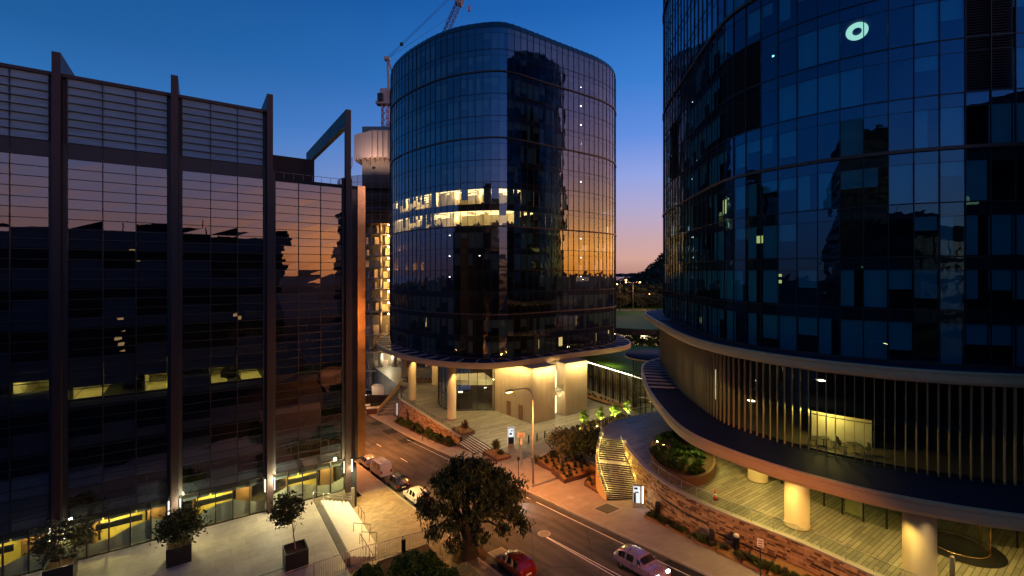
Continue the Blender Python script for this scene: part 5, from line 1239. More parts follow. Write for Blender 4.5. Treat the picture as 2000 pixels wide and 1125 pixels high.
# ------------------------------------------------------------------ street furniture
def sodium_lamp(label, t_, c_, hgt, arm=3.4, power=16000, spot=155, tilt=0):
    x, y = tc(t_, c_); z = street_z(t_)+.15; t = thing('street_lamp', label, 'street lamp', (x, y, z), ANG_D+math.pi)
    b = MB(); b.tube((0, 0, 0), (0, 0, .3), .18, 12); b.tube((0, 0, .3), (0, 0, hgt-1.6), .12, 12, .085)
    P = [(0, 0, hgt-1.6)]+[(arm*.45*(1-math.cos(a)), 0, hgt-1.6+1.6*math.sin(a)) for a in (.3, .6, .9, 1.2, 1.5708)]+[(arm-.5, 0, hgt-.06)]
    b.path(P, .07, 10); b.build('pole', M['galv'], t)
    b = MB(); b.lathe(0, 0, [(.02, .0)], 3) if False else None; b.obox(arm, 0, hgt-.1, 1.0, .36, .16); b.obox(arm-.1, 0, hgt+.06, .6, .26, .08); b.build('lamp_head', M['galv'], t)
    b = MB(); b.obox(arm+.1, 0, hgt-.2, .62, .28, .1); b.build('lamp_glass', M['sodium'], t)
    hx, hy = tc(t_, c_-arm); light('SPOT', (hx, hy, z+hgt-.3), power, (1, .35, .075), .2, spot=spot, to=(*tc(t_+tilt, c_-arm), z-tilt*.12), name='sodium_light', blend=.8)
sodium_lamp('tall curved-arm street lamp glowing orange on the footpath before the timber lobby', 43.6, 33.15, 12.0)
sodium_lamp('orange street lamp further down the street beyond the parked cars', 76, 18.4, 12.0, power=26000, arm=-2.9)
sodium_lamp('orange street lamp by the road near the viewpoint', 0, 19.5, 12.0, power=30000, arm=-3.4, spot=104, tilt=20)
sodium_lamp('orange street lamp at the street end by the construction site', 104, 18.4, 12.0, power=14000, arm=-2.9)
def totem(label, x, y, z, h, w, rz, kind='a'):
    t = thing('sign_totem', label, 'sign', (x, y, z), rz); b = MB(); b.obox(0, 0, 0, w, .22, .35); b.obox(0, 0, .35, w, .2, h-.35); b.build('body', M['steel'], t)
    b = MB()
    if kind == 'a':
        b.obox(0, -.115, .45, w*.9, .02, h*.5-.45, m=0); b.build('dark_panel', M['black'], t); b = MB(); b.obox(0, -.115, h*.5, w*.8, .02, h*.44)
        b.build('lit_panel', M['sign_l'], t); b = MB(); b.obox(-w*.05, -.14, h*.62, w*.35, .02, h*.1); b.obox(w*.1, -.14, h*.8, w*.3, .02, h*.05); b.build('sign_marks', M['black'], t)
        b = MB(); 
        for s in (-1, 1): b.obox(s*w*.5, -.1, .4, .04, .06, h-.4)
        b.obox(0, -.1, h, w, .06, .05); b.build('lit_edge', M['sign_l'], t)
    elif kind == 'b':
        b.obox(-w*.12, -.12, .5, w*.62, .02, h-.6); b.build('lit_panel', M['sign_l'], t); b = MB()
        b.obox(-w*.2, -.14, h*.82, w*.3, .02, .2); b.obox(-w*.12, -.14, h*.66, w*.34, .02, .14); b.obox(-w*.3, -.14, .5, w*.22, .02, h*.45); b.build('sign_marks', M['black'], t)
        b = MB(); b.obox(w*.42, -.12, .5, .09, .03, h-.6); b.build('lit_edge', M['ledw'], t)
    else:
        b.obox(-w*.25, -.12, .3, .14, .03, h-.35); b.obox(w*.25, -.12, .3, .14, .03, h-.35); b.build('lit_edge', M['sign_l'], t)
    return t
x, y = at(998, 872, 0); totem('slim lit sign totem standing on the plaza deck left of the bollards', x, y, .0, 3.0, 1.0, .12)
x, y = 13.0, 47.0; totem('white lit sign totem at the foot of the brown stone wall beside the stair', x, y, street_z(to_tc(x, y)[0])+.15, 2.3, 1.1, -.15, 'b')
light('POINT', (12.9, 46.5, 4.0), 12, (1, .95, .9), .2, name='sign_light')
x, y = -25.0, 100.0; totem('lit sign totem at the foot of the far curved stair', x, y, street_z(to_tc(x, y)[0])+.15, 2.9, 1.1, .5, 'c')
x, y = at(1228, 812, 0); totem('small lit sign totem near the glazed stair drum', x, y, 0, 2.2, .6, 0, 'c')
# bollards on the plaza
b0 = None
for u, v in ((1016, 868), (1032.5, 864.5), (1049, 860.5), (1064, 856)):
    x, y = at(u, v, 0)
    if not b0:
        b0 = thing('bollard', 'slim dark metal bollard in the row across the plaza deck', 'bollard', (x, y, .02), group='bollards across the plaza deck'); b = MB(); b.lathe(0, 0, [(.12, 0), (.12, 1.15), (.1, 1.18)], 12); b.build('post', M['black'], b0); b = MB(); b.lathe(0, 0, [(.122, 1.0), (.122, 1.06)], 12); b.build('reflector_ring', M['steel'], b0)
    else: dup(b0, (x, y, .02))
def wbollard(label, u, v, lamp):
    x, y, z = ps(u, v); t = thing('light_bollard', label, 'bollard', (x, y, z)); b = MB(); b.lathe(0, 0, [(.26, 0), (.26, 1.15), (.24, 1.2)], 16); b.build('post', M['black'], t); b = MB(); b.lathe(0, 0, [(.24, 1.2), (.22, 1.36), (.1, 1.42)], 16); b.build('cap', M['white'] if lamp else M['black'], t)
def ps(u, v):
    a = (u-1000)/F; k = a*S[0]+S[1]; q = (v-HV)/F; Y = (H-.12*53-.15)/(q-.12*k); return a*Y, Y, H-Y*q
wbollard('dark light bollard with a pale cap in the strip below the stone wall', 1438, 1076, True)
wbollard('dark bollard without pale cap in the strip below the wall, nearer the sign totem', 1390, 1066, False)
wbollard('dark bollard by the wall corner next to the lit sign totem', 1284, 1008, False)
# signs on poles
def pole_sign(label, x, y, z, h, w, hh, rz, m=M['white'], disc_=False, bm=M['galv']):
    t = thing('pole_sign', label, 'sign', (x, y, z), rz); b = MB(); b.tube((0, 0, 0), (0, 0, h), .045, 8); b.build('pole', bm, t); b = MB(); b.obox(0, -.07, h-hh, w, .03, hh); b.build('sign_plate', m, t)
    b = MB()
    for k in range(3): b.obox(0, -.09, h-hh+.08+k*hh*.28, w*.7, .01, hh*.1)
    b.build('sign_marks', M['black'], t)
    if disc_: b = MB(); b.obox(0, -.06, h-hh-.95, .3, .03, .75); b.build('small_plate', m, t)
    return t
x, y, z = ps(1016, 917); x, y, z = 1.25, 62.5, .05; pole_sign('pale rectangular sign on a pole left of the tall street lamp', x, y, -.3, 5.3, .95, .62, .0, mat('pale_sign', (.75, .55, .45), .6), True)
x, y = tc(45.6, 32.4); pole_sign('thin dark sign pole by the kerb beside the tree crown', x, y, street_z(45.6)+.15, 3.3, .3, .4, .0, M['black'], bm=M['black'])
x, y = tc(74.5, 32.3); pole_sign('thin dark sign pole on the footpath by the road patches', x, y, street_z(74.5)+.15, 3.0, .3, .45, .3, M['galv'], bm=M['black'])
x, y, z = ps(1485, 1128); pole_sign('small white parking sign on a dark pole by the strip at the lower edge', x, y, z, 2.9, .42, .62, -.5, M['white'], bm=M['black'])
x, y = tc(70.2, 18.6); t = pole_sign('pale parking ticket machine sign near the far parked car', x, y, street_z(70)+.15, 2.6, .45, .9, -.3, M['galv'])
# traffic cone
x, y = at(1397, 975, TZ); t = thing('traffic_cone', 'orange traffic cone standing on the terrace by the glass balustrade', 'traffic cone', (x, y, TZ))
orange = mat('orange_plastic', (.75, .10, .02), .5); b = MB(); b.lathe(0, 0, [(.18, .04), (.14, .3)], 16); b.lathe(0, 0, [(.095, .55), (.03, .98)], 16); b.build('cone', orange, t); b = MB(); b.lathe(0, 0, [(.14, .3), (.095, .55)], 16); b.build('reflective_band', M['white'], t); b = MB(); b.obox(0, 0, 0, .45, .45, .05); b.build('base', M['black'], t)
b = MB(); x, y = at(1860, 1132, TZ); b.lathe(x, y, [(.14, TZ), (.14, TZ+1.5), (.12, TZ+1.55)], 14); b.build('steel_post', M['galv'], label='pale round post on the terrace at the lower edge beside the front column', cat='post', loc=(x, y, TZ))

# ------------------------------------------------------------------ planting
pl = thing('oval_planter', 'large oval rusty planter full of green plants on the terrace', 'planter', (18.4, 49.6, TZ), world=True)
oc = (18.55, 49.8); oa = 1.28
def oval(s, n=48, a=6.6, b_=3.35):
    o = []
    for i in range(n):
        q = 2*math.pi*i/n; x, y = a*s*math.cos(q), (b_*s if math.sin(q) < 0 else b_*s)*math.sin(q); o.append((oc[0]+math.cos(oa)*x-math.sin(oa)*y, oc[1]+math.sin(oa)*x+math.cos(oa)*y))
    return o
b = MB(); pr = [(.97, TZ), (1.0, TZ+.85), (1.0, TZ+.95), (.93, TZ+.95), (.93, TZ+.6)]
for (s0, h0), (s1, h1) in zip(pr[:-1], pr[1:]):
    A, B_ = oval(s0), oval(s1)
    for i in range(48): j = (i+1) % 48; b.face([(*A[i], h0), (*A[j], h0), (*B_[j], h1), (*B_[i], h1)], sm=False)
b.build('rim', M['corten'], pl); b = MB(); b.prism(oval(.94), TZ+.5, TZ+.75); b.build('soil', M['soil'], pl)
rn = random.Random(12); k = 0
def clump(name, label, x, y, z, r, h, m, n, s, seed, group=None, asp=4, cat='plant', up=1.0, stem=True):
    q = random.Random(seed); t = thing(name, label, cat, (x, y, z), group=group); b = MB()
    for _ in range(n):
        a = q.uniform(0, 6.283); e = q.uniform(.15, 1)*r; d = Vector((math.cos(a)*e, math.sin(a)*e, h*up*q.uniform(.5, 1.1)*(1.15-.5*e/r))); w = s*q.uniform(.6, 1.2)
        c = Vector((-math.sin(a), math.cos(a), 0))*w/2; p = d*.35; b.face([p-c*.6, p+c*.6, d*.8+c, d+Vector((math.cos(a), math.sin(a), -.5))*.12*asp*s, d*.8-c])
    b.build('leaves', m, t)
    if stem: b = MB(); b.tube((0, 0, -.05), (0, 0, h*.4), .04, 5); b.build('stem', M['bark'], t)
    return t
protos = [clump('shrub', 'leafy green plant in the oval terrace planter', 0, 0, -50, .62, .7, M['leafmid'], 60, .14, s, 'plants filling the oval planter', asp=3) for s in (1, 2, 3)]
used = [0, 0, 0]
def place(pr, use, loc, rz, sc):
    if not use[0]: use[0] = 1; pr.location = loc; pr.rotation_euler = (0, 0, rz); pr.scale = (sc,)*3; return pr
    return dup(pr, loc, rz, sc)
uu = [[0], [0], [0]]
for i in range(62):
    while True:
        a, e = rn.uniform(0, 6.283), rn.random()**.5*.9
        x_, y_ = 6.6*e*math.cos(a), 3.35*e*math.sin(a); x = oc[0]+math.cos(oa)*x_-math.sin(oa)*y_; y = oc[1]+math.sin(oa)*x_+math.cos(oa)*y_
        if math.dist((x, y), (16.9, 51.6)) > 1.1: break
    j = rn.randint(0, 2); place(protos[j], uu[j], (x, y, TZ+.7), rn.uniform(0, 6), rn.uniform(.8, 1.25))
for x, y in ((16.6, 52.0), (17.0, 51.0)):
    b = MB(); b.lathe(x, y, [(.06, TZ+.75), (.06, TZ+1.1), (.12, TZ+1.15)], 8); b.lathe(x, y, [(.10, TZ+1.16), (.05, TZ+1.22)], 8, m=1); b.build('garden_spotlight', [M['black'], emit('spot_glow', (1, .9, .35), 25)], label='small glowing garden spotlight in the oval planter', cat='garden light', group='spotlights in the oval planter', loc=(x, y, TZ+.75)); light('POINT', (x, y, TZ+1.35), 22, (1, .9, .3), .08, name='planter_light')
light('SPOT', (19.5, 47.3, 11.2), 900, (.85, .9, .25), .2, to=(19.2, 47.5, TZ), spot=80, name='planter_down')
# planting beds right of the lamp (corten edged, dotted with tufts)
def bed(label, pts, z0, z1, m=M['mulch'], e=.14):
    c = (sum(p[0] for p in pts)/len(pts), sum(p[1] for p in pts)/len(pts)); t = thing('planter_bed', label, 'garden bed', (*c, z1), world=True); P = ccw(pts); zz0 = [z0(*to_tc(*p)) for p in P] if callable(z0) else z0
    I = offset(P, -e)
    b = MB(); n = len(P)
    for i in range(n): j = (i+1) % n; b.prism([P[i], P[j], I[j], I[i]], (zz0 if not isinstance(zz0, list) else [zz0[i], zz0[j], zz0[j], zz0[i]]), z1)
    b.build('edging', M['corten'], t); b = MB(); b.prism(I, z1-.6, z1-.1); b.build('soil', m, t); return t, P
szf = lambda t_, c_: street_z(t_)-.1
bd1, P1 = bed('low steel-edged bed of tufts just right of the tall street lamp', [tc(49.6, 38.3), tc(46.0, 37.9), tc(47.6, 44.0), tc(51.2, 44.0)], -1, 1.35)
bd2, P2 = bed('largest steel-edged bed of tufts in front of the lit stair', [tc(45.6, 37.6), tc(41.6, 36.3), tc(41.2, 41.8), tc(45.6, 43.3)], 0, 2.0)
bd3, P3 = bed('narrow middle bed between the two larger beds of tufts', [tc(46.9, 40.2), tc(45.9, 38.9), tc(46.0, 44.0), tc(49, 45)], -.5, 1.55)
bd4, P4 = bed('small triangular bed beside the foot of the lit stair', [tc(39.5, 37.6), tc(36.6, 37.0), tc(37.9, 38.5), tc(41, 40.4)], .5, 2.25)
P5 = [at(u, v, 0) for u, v in ((1077, 858), (1120, 838), (1165, 822), (1215, 812), (1240, 817), (1195, 835), (1178, 856), (1165, 884), (1140, 880), (1100, 868))]
bd5, _ = bed('long planting bed of dark shrubs with four small uplit trees', P5, -.5, .35, M['mulch'])
def inside(p, P):
    r = False; j = len(P)-1
    for i in range(len(P)):
        if (P[i][1] > p[1]) != (P[j][1] > p[1]) and p[0] < (P[j][0]-P[i][0])*(p[1]-P[i][1])/(P[j][1]-P[i][1])+P[i][0]: r = not r
        j = i
    return r
def scatter(P, step, z, pr, use, rn, jit=.2, sc=(.8, 1.2), zf=None):
    x0, x1 = min(p[0] for p in P), max(p[0] for p in P); y0, y1 = min(p[1] for p in P), max(p[1] for p in P); I = offset(ccw(P), -.35)
    ca, sa = math.cos(ANG_D), math.sin(ANG_D); n = int(max(x1-x0, y1-y0)/step)+6
    for i in range(-n, n):
        for j in range(-n, n):
            a, c = (i+.5*(j % 2))*step, j*step*.8; x = (x0+x1)/2+a*ca-c*sa+rn.uniform(-jit, jit); y = (y0+y1)/2+a*sa+c*ca+rn.uniform(-jit, jit)
            if inside((x, y), I): place(pr, use, (x, y, z if zf is None else zf(x, y)), rn.uniform(0, 6), rn.uniform(*sc))
tuft = clump('grass_tuft', 'small dark grass tuft in the steel-edged beds', 0, 0, -50, .3, .42, M['leafdark'], 40, .10, 31, 'tufts in the steel-edged beds', stem=False); tu = [0]
rn = random.Random(17)
for P, z in ((P1, 1.25), (P2, 1.9), (P3, 1.45), (P4, 2.15)): scatter(P, .95, z, tuft, tu, rn)
dsh = mound('low_shrub', 'low dark rounded shrub in the long planting bed', 0, 0, -50, .42, .42, .62, M['leafolive'], 110, .13, 71, 'shrubs of the long planting bed', cat='shrub'); du = [0]
scatter(P5, 1.25, .2, dsh, du, rn)
# little uplit trees
for i, (u, v, w_) in enumerate(((1140, 840, 'first'), (1173, 833, 'second'), (1201, 826, 'third'), (1226, 818, 'fourth'))):
    x, y = at(u, v, .3); h = 3.5
    tree('young_tree', 'slender lime-lit young tree, %s from the left in the row by the plaza' % w_, x, y, .3, h, .62, 2.4, .06, M['leaflime'], M['barkpale'], 520, .17, seed=80+i, per=13, spread=.18, nl=8, lower=-.8)
    b = MB(); sx_, sy_ = x-.75, y-.9; b.lathe(sx_, sy_, [(.07, .25), (.07, .5), (.14, .6)], 8); b.lathe(sx_, sy_, [(.13, .61), (.06, .66)], 8, m=1); b.build('garden_spotlight', [M['black'], emit('uplight_glow', (1, .85, .35), 30)], label='small glowing spotlight at the foot of the %s uplit young tree from the left' % w_, cat='garden light', loc=(sx_, sy_, .25))
    light('SPOT', (sx_, sy_-.1, .75), 3200, (1, .88, .32), .08, to=(x, y, 2.4), spot=70, name='tree_uplight'); light('POINT', (sx_, sy_, .9), 20, (1, .8, .3), .08, name='tree_uplight_spill')
# multi-stemmed trees and grasses by the stair
for i, (u, v, z, h, rw, lm, sd, lb) in enumerate(((1100, 912, .9, 5.0, 2.2, 'leafolive', 90, 'reddish multi-stemmed small tree above the beds, left one'), (1142, 917, 1.0, 4.8, 2.3, 'leafdark', 91, 'dark multi-stemmed small tree behind the largest bed'), (1172, 905, .9, 4.4, 1.6, 'leafdark', 92, 'dark small tree against the curved side of the lit stair'))):
    x, y = at(u, v, z); tree('garden_tree', lb, x, y, z, h, rw, h*.62, .09, M[lm], M['barkpale'], 3000, .17, seed=sd, per=40, spread=.36, stems=3, nl=9)
for i, (u, v, z, r, h, m, lb) in enumerate(((1080, 897, .9, 1.1, 1.6, 'leafolive', 'spiky grey-green grass plant at the left end of the beds'), (1048, 908, .4, 1.1, 1.5, 'leafolive', 'spiky grass plant right behind the tall street lamp'), (1125, 905, 1.2, 1.2, 1.1, 'leafrust', 'rusty brown grass clump between the small trees'), (1168, 950, 2.0, .9, 1.3, 'leafolive', 'spiky grass plant in the triangular bed'), (1150, 928, 1.9, 1.1, 1.0, 'leafrust', 'brown grass clump at the back of the largest bed'), (1190, 890, 1.0, .9, 1.2, 'leafdark', 'dark fern against the curved side of the stair top'))):
    x, y = at(u, v, z); clump('grass_plant', lb, x, y, z, r, h, M[m], 170, .05, 200+i, asp=5)
# box planters at the plaza steps
for (c_, t0, t1, z0, z1, lb) in ((37.2, 66.2, 69.6, -2.2, .55, 'weathered steel planter box at the upper left of the wide lit steps'), (36.6, 54.6, 58.5, -1.2, .35, 'long low planter at the lower right of the wide lit steps')):
    t, P = bed(lb, [tc(t0, c_-1.6), tc(t1, c_-1.6), tc(t1, c_+.9), tc(t0, c_+.9)], z0, z1)
for (t_, c_, z, m, lb, r, h) in ((67.6, 37, .4, 'leafrust', 'rust-coloured bushy plant in the planter above the wide steps', .9, 1.8), (57.6, 36.8, .2, 'leafolive', 'spiky dark plant in the low planter right of the wide steps', .9, 1.9), (55.9, 36.5, .2, 'leafolive', 'small dark plant at the low end of the planter right of the wide steps', .7, .9)):
    x, y = tc(t_, c_); clump('potted_plant', lb, x, y, z, r, h, M[m], 150, .09, 300+int(t_), asp=4)
light('POINT', (*tc(62, 38.5), 2.2), 130, (1, .85, .45), .2, name='step_lamp'); light('POINT', (*tc(60, 40.5), 3.5), 160, (1, .82, .4), .2, name='step_lamp')
# shrub strip under the plaza stone wall
rn = random.Random(41); su = [[0], [0], [0]]
b = MB(); 
for i in range(12): 
    t0, t1 = 67+i*2.1, 69.1+i*2.1; b.prism(ccw([tc(t0, 33.6), tc(t1, 33.6), tc(t1, WR-.2), tc(t0, WR-.2)]), -7, street_z((t0+t1)/2)+.3)
b.build('planting_strip', M['soil'], kind='structure')
sp = [mound('wall_shrub', lb, 0, 0, -50, .75, .65, h, M[m], 260, .14, 500+i, g, cat='shrub') for i, (m, h, lb, g) in enumerate((('leafdark', 1.0, 'dark shrub in the strip under the plaza stone wall', 'dark shrubs under the plaza stone wall'), ('leafolive', .75, 'olive shrub in the strip under the plaza stone wall', 'olive shrubs under the plaza stone wall'), ('leafmid', .9, 'green shrub in the strip under the plaza stone wall', 'green shrubs under the plaza stone wall')))]
for i in range(38): t_ = 67.4+i*.64+rn.uniform(-.2, .2); x, y = tc(t_, rn.uniform(33.9, 35.0)); j = rn.choice((0, 0, 1, 2)); place(sp[j], su[j], (x, y, street_z(t_)+.25), rn.uniform(0, 6), rn.uniform(.7, 1.3))
# strip under the right-hand wall
pts = [ps(u, v) for u, v in ((1258, 1011), (1300, 1030), (1350, 1056), (1400, 1080), (1450, 1104), (1500, 1128), (1560, 1158))]
top = [tuple(W[min(range(len(W)), key=lambda k: math.dist(W[k], p[:2]))]) for p in pts]
b = MB()
for i in range(len(pts)-1):
    a, c = pts[i], pts[i+1]; z = (a[2]+c[2])/2+.14; A, C = top[i], top[i+1]; b.prism(ccw([a[:2], c[:2], C, A]), z-1, [z]*4)
b.build('mulch_strip', M['mulch'], kind='structure')
gs = [clump('strip_plant', lb, 0, 0, -50, .42, .5, M[m], 60, .07, 600+i, g, asp=4, stem=False) for i, (m, lb, g) in enumerate((('leafmid', 'green strappy plant in the mulch strip along the curved stone wall', 'green plants along the curved stone wall'), ('leafolive', 'dull olive plant in the mulch strip along the curved stone wall', 'olive plants along the curved stone wall')))]
gu = [[0], [0]]
for i in range(85):
    k = rn.uniform(0, len(pts)-1.01); j = int(k); q = k-j; e = rn.uniform(.12, .42); a = lerp(lerp(pts[j][:2], pts[j+1][:2], q), lerp(top[j], top[j+1], q), e); m_ = rn.choice((0, 0, 1))
    place(gs[m_], gu[m_], (a[0], a[1], (pts[j][2]+(pts[j+1][2]-pts[j][2])*q)+.12), rn.uniform(0, 6), rn.uniform(.7, 1.3))
# bed plants of the pavilion mulch bed
bp_ = [0]; rt_ = clump('bed_tuft', 'small dark tuft in the curved orange mulch bed', 0, 0, -50, .3, .6, M['leafolive'], 30, .08, 700, 'tufts in the orange mulch bed', stem=False)
scatter(bd, 1.1, .35, rt_, bp_, rn)
b = MB(); pts = [(-22.5+math.cos(a)*4.6, 113+math.sin(a)*1.7) for a in [2*math.pi*i/20 for i in range(20)]]; b.prism(pts, .0, .3, 1, mt=0); b.build('flower_bed', [M['mulch'], M['corten']], label='small oval bed on the plaza behind the left columns', cat='garden bed')
fu = [0]; ft = clump('bed_flower', 'small dark tuft in the oval bed behind the left columns', 0, 0, -50, .3, .5, M['leafrust'], 26, .09, 701, 'tufts of the oval bed behind the columns', stem=False); scatter(pts, 1.3, .3, ft, fu, rn)
# low benches at the far left
for i, (u, v, w_, lb) in enumerate(((735, 803, 4.2, 'stone planter bench at the far end of the footpath near the curved stair'), (712, 799, 2.2, 'smaller stone block left of the planter bench at the street end'))):
    Y_ = F*(H+4.6)/(v-HV); x = (u-1000)/F*Y_; t = thing('planter_bench', lb, 'planter', (x, Y_, -4.9), .3); b = MB(); b.obox(0, 0, 0, w_, 1.6, 1.1); b.build('block', M['corten'], t); b = MB(); b.obox(0, 0, 1.1, w_+.1, 1.7, .12); b.build('seat', M['coping'], t)
mound('stair_shrub', 'dark shrub between the planter bench and the far curved stair', -31.2, 105.5, -5, 2.2, 1.6, 1.6, M['leafdark'], 500, .25, 77, cat='shrub')

# ------------------------------------------------------------------ cars
def car(label, t_, c_, heading, paint, kind='hatch', L=4.2, Wd=1.76, Hh=1.48, lights=False, tail=False, group=None):
    x, y = tc(t_, c_); z = street_z(t_)+.01; ang = math.atan2(S[1]*heading, S[0]*heading)
    t = thing('parked_car' if not lights else 'moving_car', label, 'car', (x, y, z), ang); sl = math.atan(.12)*heading
    t.rotation_euler = (0, sl, ang)
    hw = Wd/2
    # stations: x, belt z, roof z, half-width roof factor
    if kind == 'van': st = [(-.5, .75, 1.0, .80), (-.485, 1.12, Hh*.92, .86), (-.44, 1.15, Hh, .84), (0, 1.15, Hh+.02, .84), (.22, 1.13, Hh-.01, .83), (.34, 1.08, Hh-.2, .80), (.41, 1.02, 1.10, .9), (.47, .9, .93, .92), (.5, .6, .62, .9)]
    elif kind == 'suv': st = [(-.5, .72, .8, .88), (-.48, 1.0, 1.05, .86), (-.42, 1.02, Hh*.93, .76), (-.3, 1.0, Hh, .74), (0, .97, Hh+.01, .74), (.1, .96, Hh-.05, .74), (.24, .97, 1.03, .86), (.38, .93, .97, .88), (.47, .82, .85, .86), (.5, .55, .58, .84)]
    else: st = [(-.5, .66, .74, .88), (-.485, .9, .96, .86), (-.40, .95, Hh*.9, .74), (-.28, .93, Hh*.98, .72), (-.05, .91, Hh, .72), (.08, .90, Hh-.06, .72), (.25, .90, .96, .84), (.38, .84, .89, .86), (.47, .72, .76, .84), (.5, .5, .54, .82)]
    # densify
    S2 = []
    for a, c in zip(st[:-1], st[1:]):
        n = max(1, round((c[0]-a[0])*L/.16))
        for i in range(n): S2.append(tuple(p+(q-p)*i/n for p, q in zip(a, c)))
    S2.append(st[-1])
    def sect(s):
        X = s[0]*L; e = abs(s[0])*2; tw = hw*(1-.10*max(0, (e-.82)/.18)**2); zb = .22+.10*max(0, (e-.8)/.2)
        zr = max(s[2], s[1]+.02); wr = tw*s[3]
        pts = [(0, zb), (tw*.85, zb), (tw*.97, zb+.12), (tw, .5 if s[1] > .55 else s[1]*.85), (tw*.985, s[1]-.04), (tw*.955, s[1]), (wr+.04*(zr > s[1]+.2), zr-.07 if zr > s[1]+.2 else zr-.01), (wr*.9, zr-.015 if zr > s[1]+.2 else zr), (wr*.5, zr+.012), (0, zr+.02)]
        return [(X, p, q) for p, q in pts]+[(X, -p, q) for p, q in pts[-2:0:-1]]
    b = MB(); R_ = [sect(s) for s in S2]; m = len(R_[0])
    for r0, r1 in zip(R_[:-1], R_[1:]):
        for k in range(m): j = (k+1) % m; b.face([r0[k], r1[k], r1[j], r0[j]][::-1], 0, sm=False)
    b.face(R_[0]); b.face(R_[-1][::-1]); bo = b.build('body', [paint, M['black']], t)
    mo = bo.modifiers.new('weld', 'WELD'); mo.merge_threshold = .001; mo = bo.modifiers.new('bevel', 'BEVEL'); mo.width = .02; mo.segments = 2; mo.limit_method = 'ANGLE'; mo.angle_limit = rad(25)
    for p in bo.data.polygons: p.use_smooth = True
    gm = M.setdefault('carglass', mat('car_glass', (.012, .014, .018), .06, var=.05, spec=.9))
    # side windows
    def xs(f0, f1): return [s for s in S2 if f0 <= s[0] <= f1]
    sw = ((-.38, -.2), (-.17, .02), (.04, .17)) if kind != 'van' else ((-.42, -.2), (-.17, .08), (.11, .3))
    if kind != 'van' or True:
        for f0, f1 in sw:
            for sd in (1, -1):
                b = MB(); q = xs(f0, f1)
                for a, c in zip(q[:-1], q[1:]):
                    A, C = sect(a), sect(c); o = .012
                    if kind == 'van' and f0 < .1 and a[0] < .08: lo, hi = (A[5], C[5]), (A[6], C[6])
                    else: lo, hi = (A[5], C[5]), (A[6], C[6])
                    P = [(lo[0][0], (lo[0][1]+o)*sd, lo[0][2]+.03), (lo[1][0], (lo[1][1]+o)*sd, lo[1][2]+.03), (hi[1][0], (hi[1][1]+o)*sd, hi[1][2]-.02), (hi[0][0], (hi[0][1]+o)*sd, hi[0][2]-.02)]
                    if hi[0][2]-lo[0][2] > .12: b.face(P if sd > 0 else P[::-1])
                if b.v: b.build('side_window', gm, t)
    # windscreen and rear window
    def screen(f0, f1, nm):
        q = xs(f0, f1); b = MB()
        for a, c in zip(q[:-1], q[1:]):
            A, C = sect(a), sect(c); idx = [6, 7, 8, 9]; o = .014
            for sd in (1, -1):
                for k0_, k1_ in zip(idx[:-1], idx[1:]):
                    P = [(A[k0_][0], A[k0_][1]*sd*.96, A[k0_][2]+o), (C[k0_][0], C[k0_][1]*sd*.96, C[k0_][2]+o), (C[k1_][0], C[k1_][1]*sd, C[k1_][2]+o), (A[k1_][0], A[k1_][1]*sd, A[k1_][2]+o)]; b.face(P if sd > 0 else P[::-1])
        if b.v: b.build(nm, gm, t)
    if kind == 'van':
        screen(.225, .405, 'windscreen'); b = MB(); w_ = hw*.74; b.face([(-L*.492-.01, -w_, 1.2), (-L*.492-.01, w_, 1.2), (-L*.47-.03, w_*.95, Hh*.88), (-L*.47-.03, -w_*.95, Hh*.88)][::-1]); b.build('rear_window', gm, t)
        b = MB()
        for q in range(6): b.obox(-.2, -hw*.6+q*hw*.24, Hh+.015, L*.62, .05, .03)
        b.build('roof_ribs', paint, t)
    else: screen(.085 if kind != 'suv' else .105, .245 if kind != 'suv' else .235, 'windscreen'); screen(-.478, -.405 if kind != 'suv' else -.425, 'rear_window')
    for sx_ in (-.31, .31):
        for sd in (1, -1):
            w = thing('wheel', None, None); w.parent = t; w.location = (sx_*L, sd*(hw-.11), .31); w.rotation_euler = (rad(90), 0, 0)
            b = MB(); b.lathe(0, 0, [(.2, -.1), (.31, -.1), (.32, -.06), (.32, .06), (.31, .1), (.2, .1)], 20); b.build('tyre', M['black'], w); b = MB(); b.lathe(0, 0, [(.2, -.09), (.2, .09), (.05, .11)], 12); 
            b.build('rim', M['steel'], w)
    for sd in (1, -1):
        b = MB(); b.obox(-L*.492, sd*hw*.74, .62 if kind != 'van' else .7, .1, hw*.26, .2 if kind != 'van' else .38); b.build('tail_light', M['red_l'] if tail else mat('tail_glass_%s' % sd, (.3, .02, .02), .2) if False else M.setdefault('tailg', mat('tail_glass', (.35, .02, .02), .2)), t)
        b = MB(); b.obox(L*.48, sd*hw*.68, .58, .14, hw*.34, .16); b.build('headlight', M['head_l'] if lights else M['steel'], t)
        b = MB(); b.obox(L*.13, sd*(hw+.06), .93 if kind != 'van' else 1.15, .14, .16, .12); b.build('wing_mirror', paint, t)
    b = MB(); b.obox(-L*.503, 0, .45, .02, .5, .12); b.build('number_plate', M['white'], t)
    b = MB(); b.obox(-L*.485, 0, .28, .14, hw*1.7, .16); b.obox(L*.485, 0, .28, .14, hw*1.7, .16); b.build('bumper', M['black'] if kind == 'suv' else paint, t)
    if lights:
        Dv = Vector((S[0]*heading, S[1]*heading, -.12*heading)); 
        for sd in (1, -1):
            nx, ny = -S[1]*heading*sd*hw*.68, S[0]*heading*sd*hw*.68; p = Vector((x+nx, y+ny, z+.66))+Dv*(L*.55); light('SPOT', p, 500, (1, .95, .85), .06, to=p+Dv*10+Vector((0, 0, -.9)), spot=60, name='headlight_beam')
    return t
def paint(name, c, met=.3): return mat(name, c, .28, metal=met, var=.04, coat=1.0)
car('silver wagon parked at the front of the row near the copper corner', 68.3, 20.95, 1, paint('silver_paint', (.42, .38, .34)), 'hatch', 4.5, 1.8, 1.5)
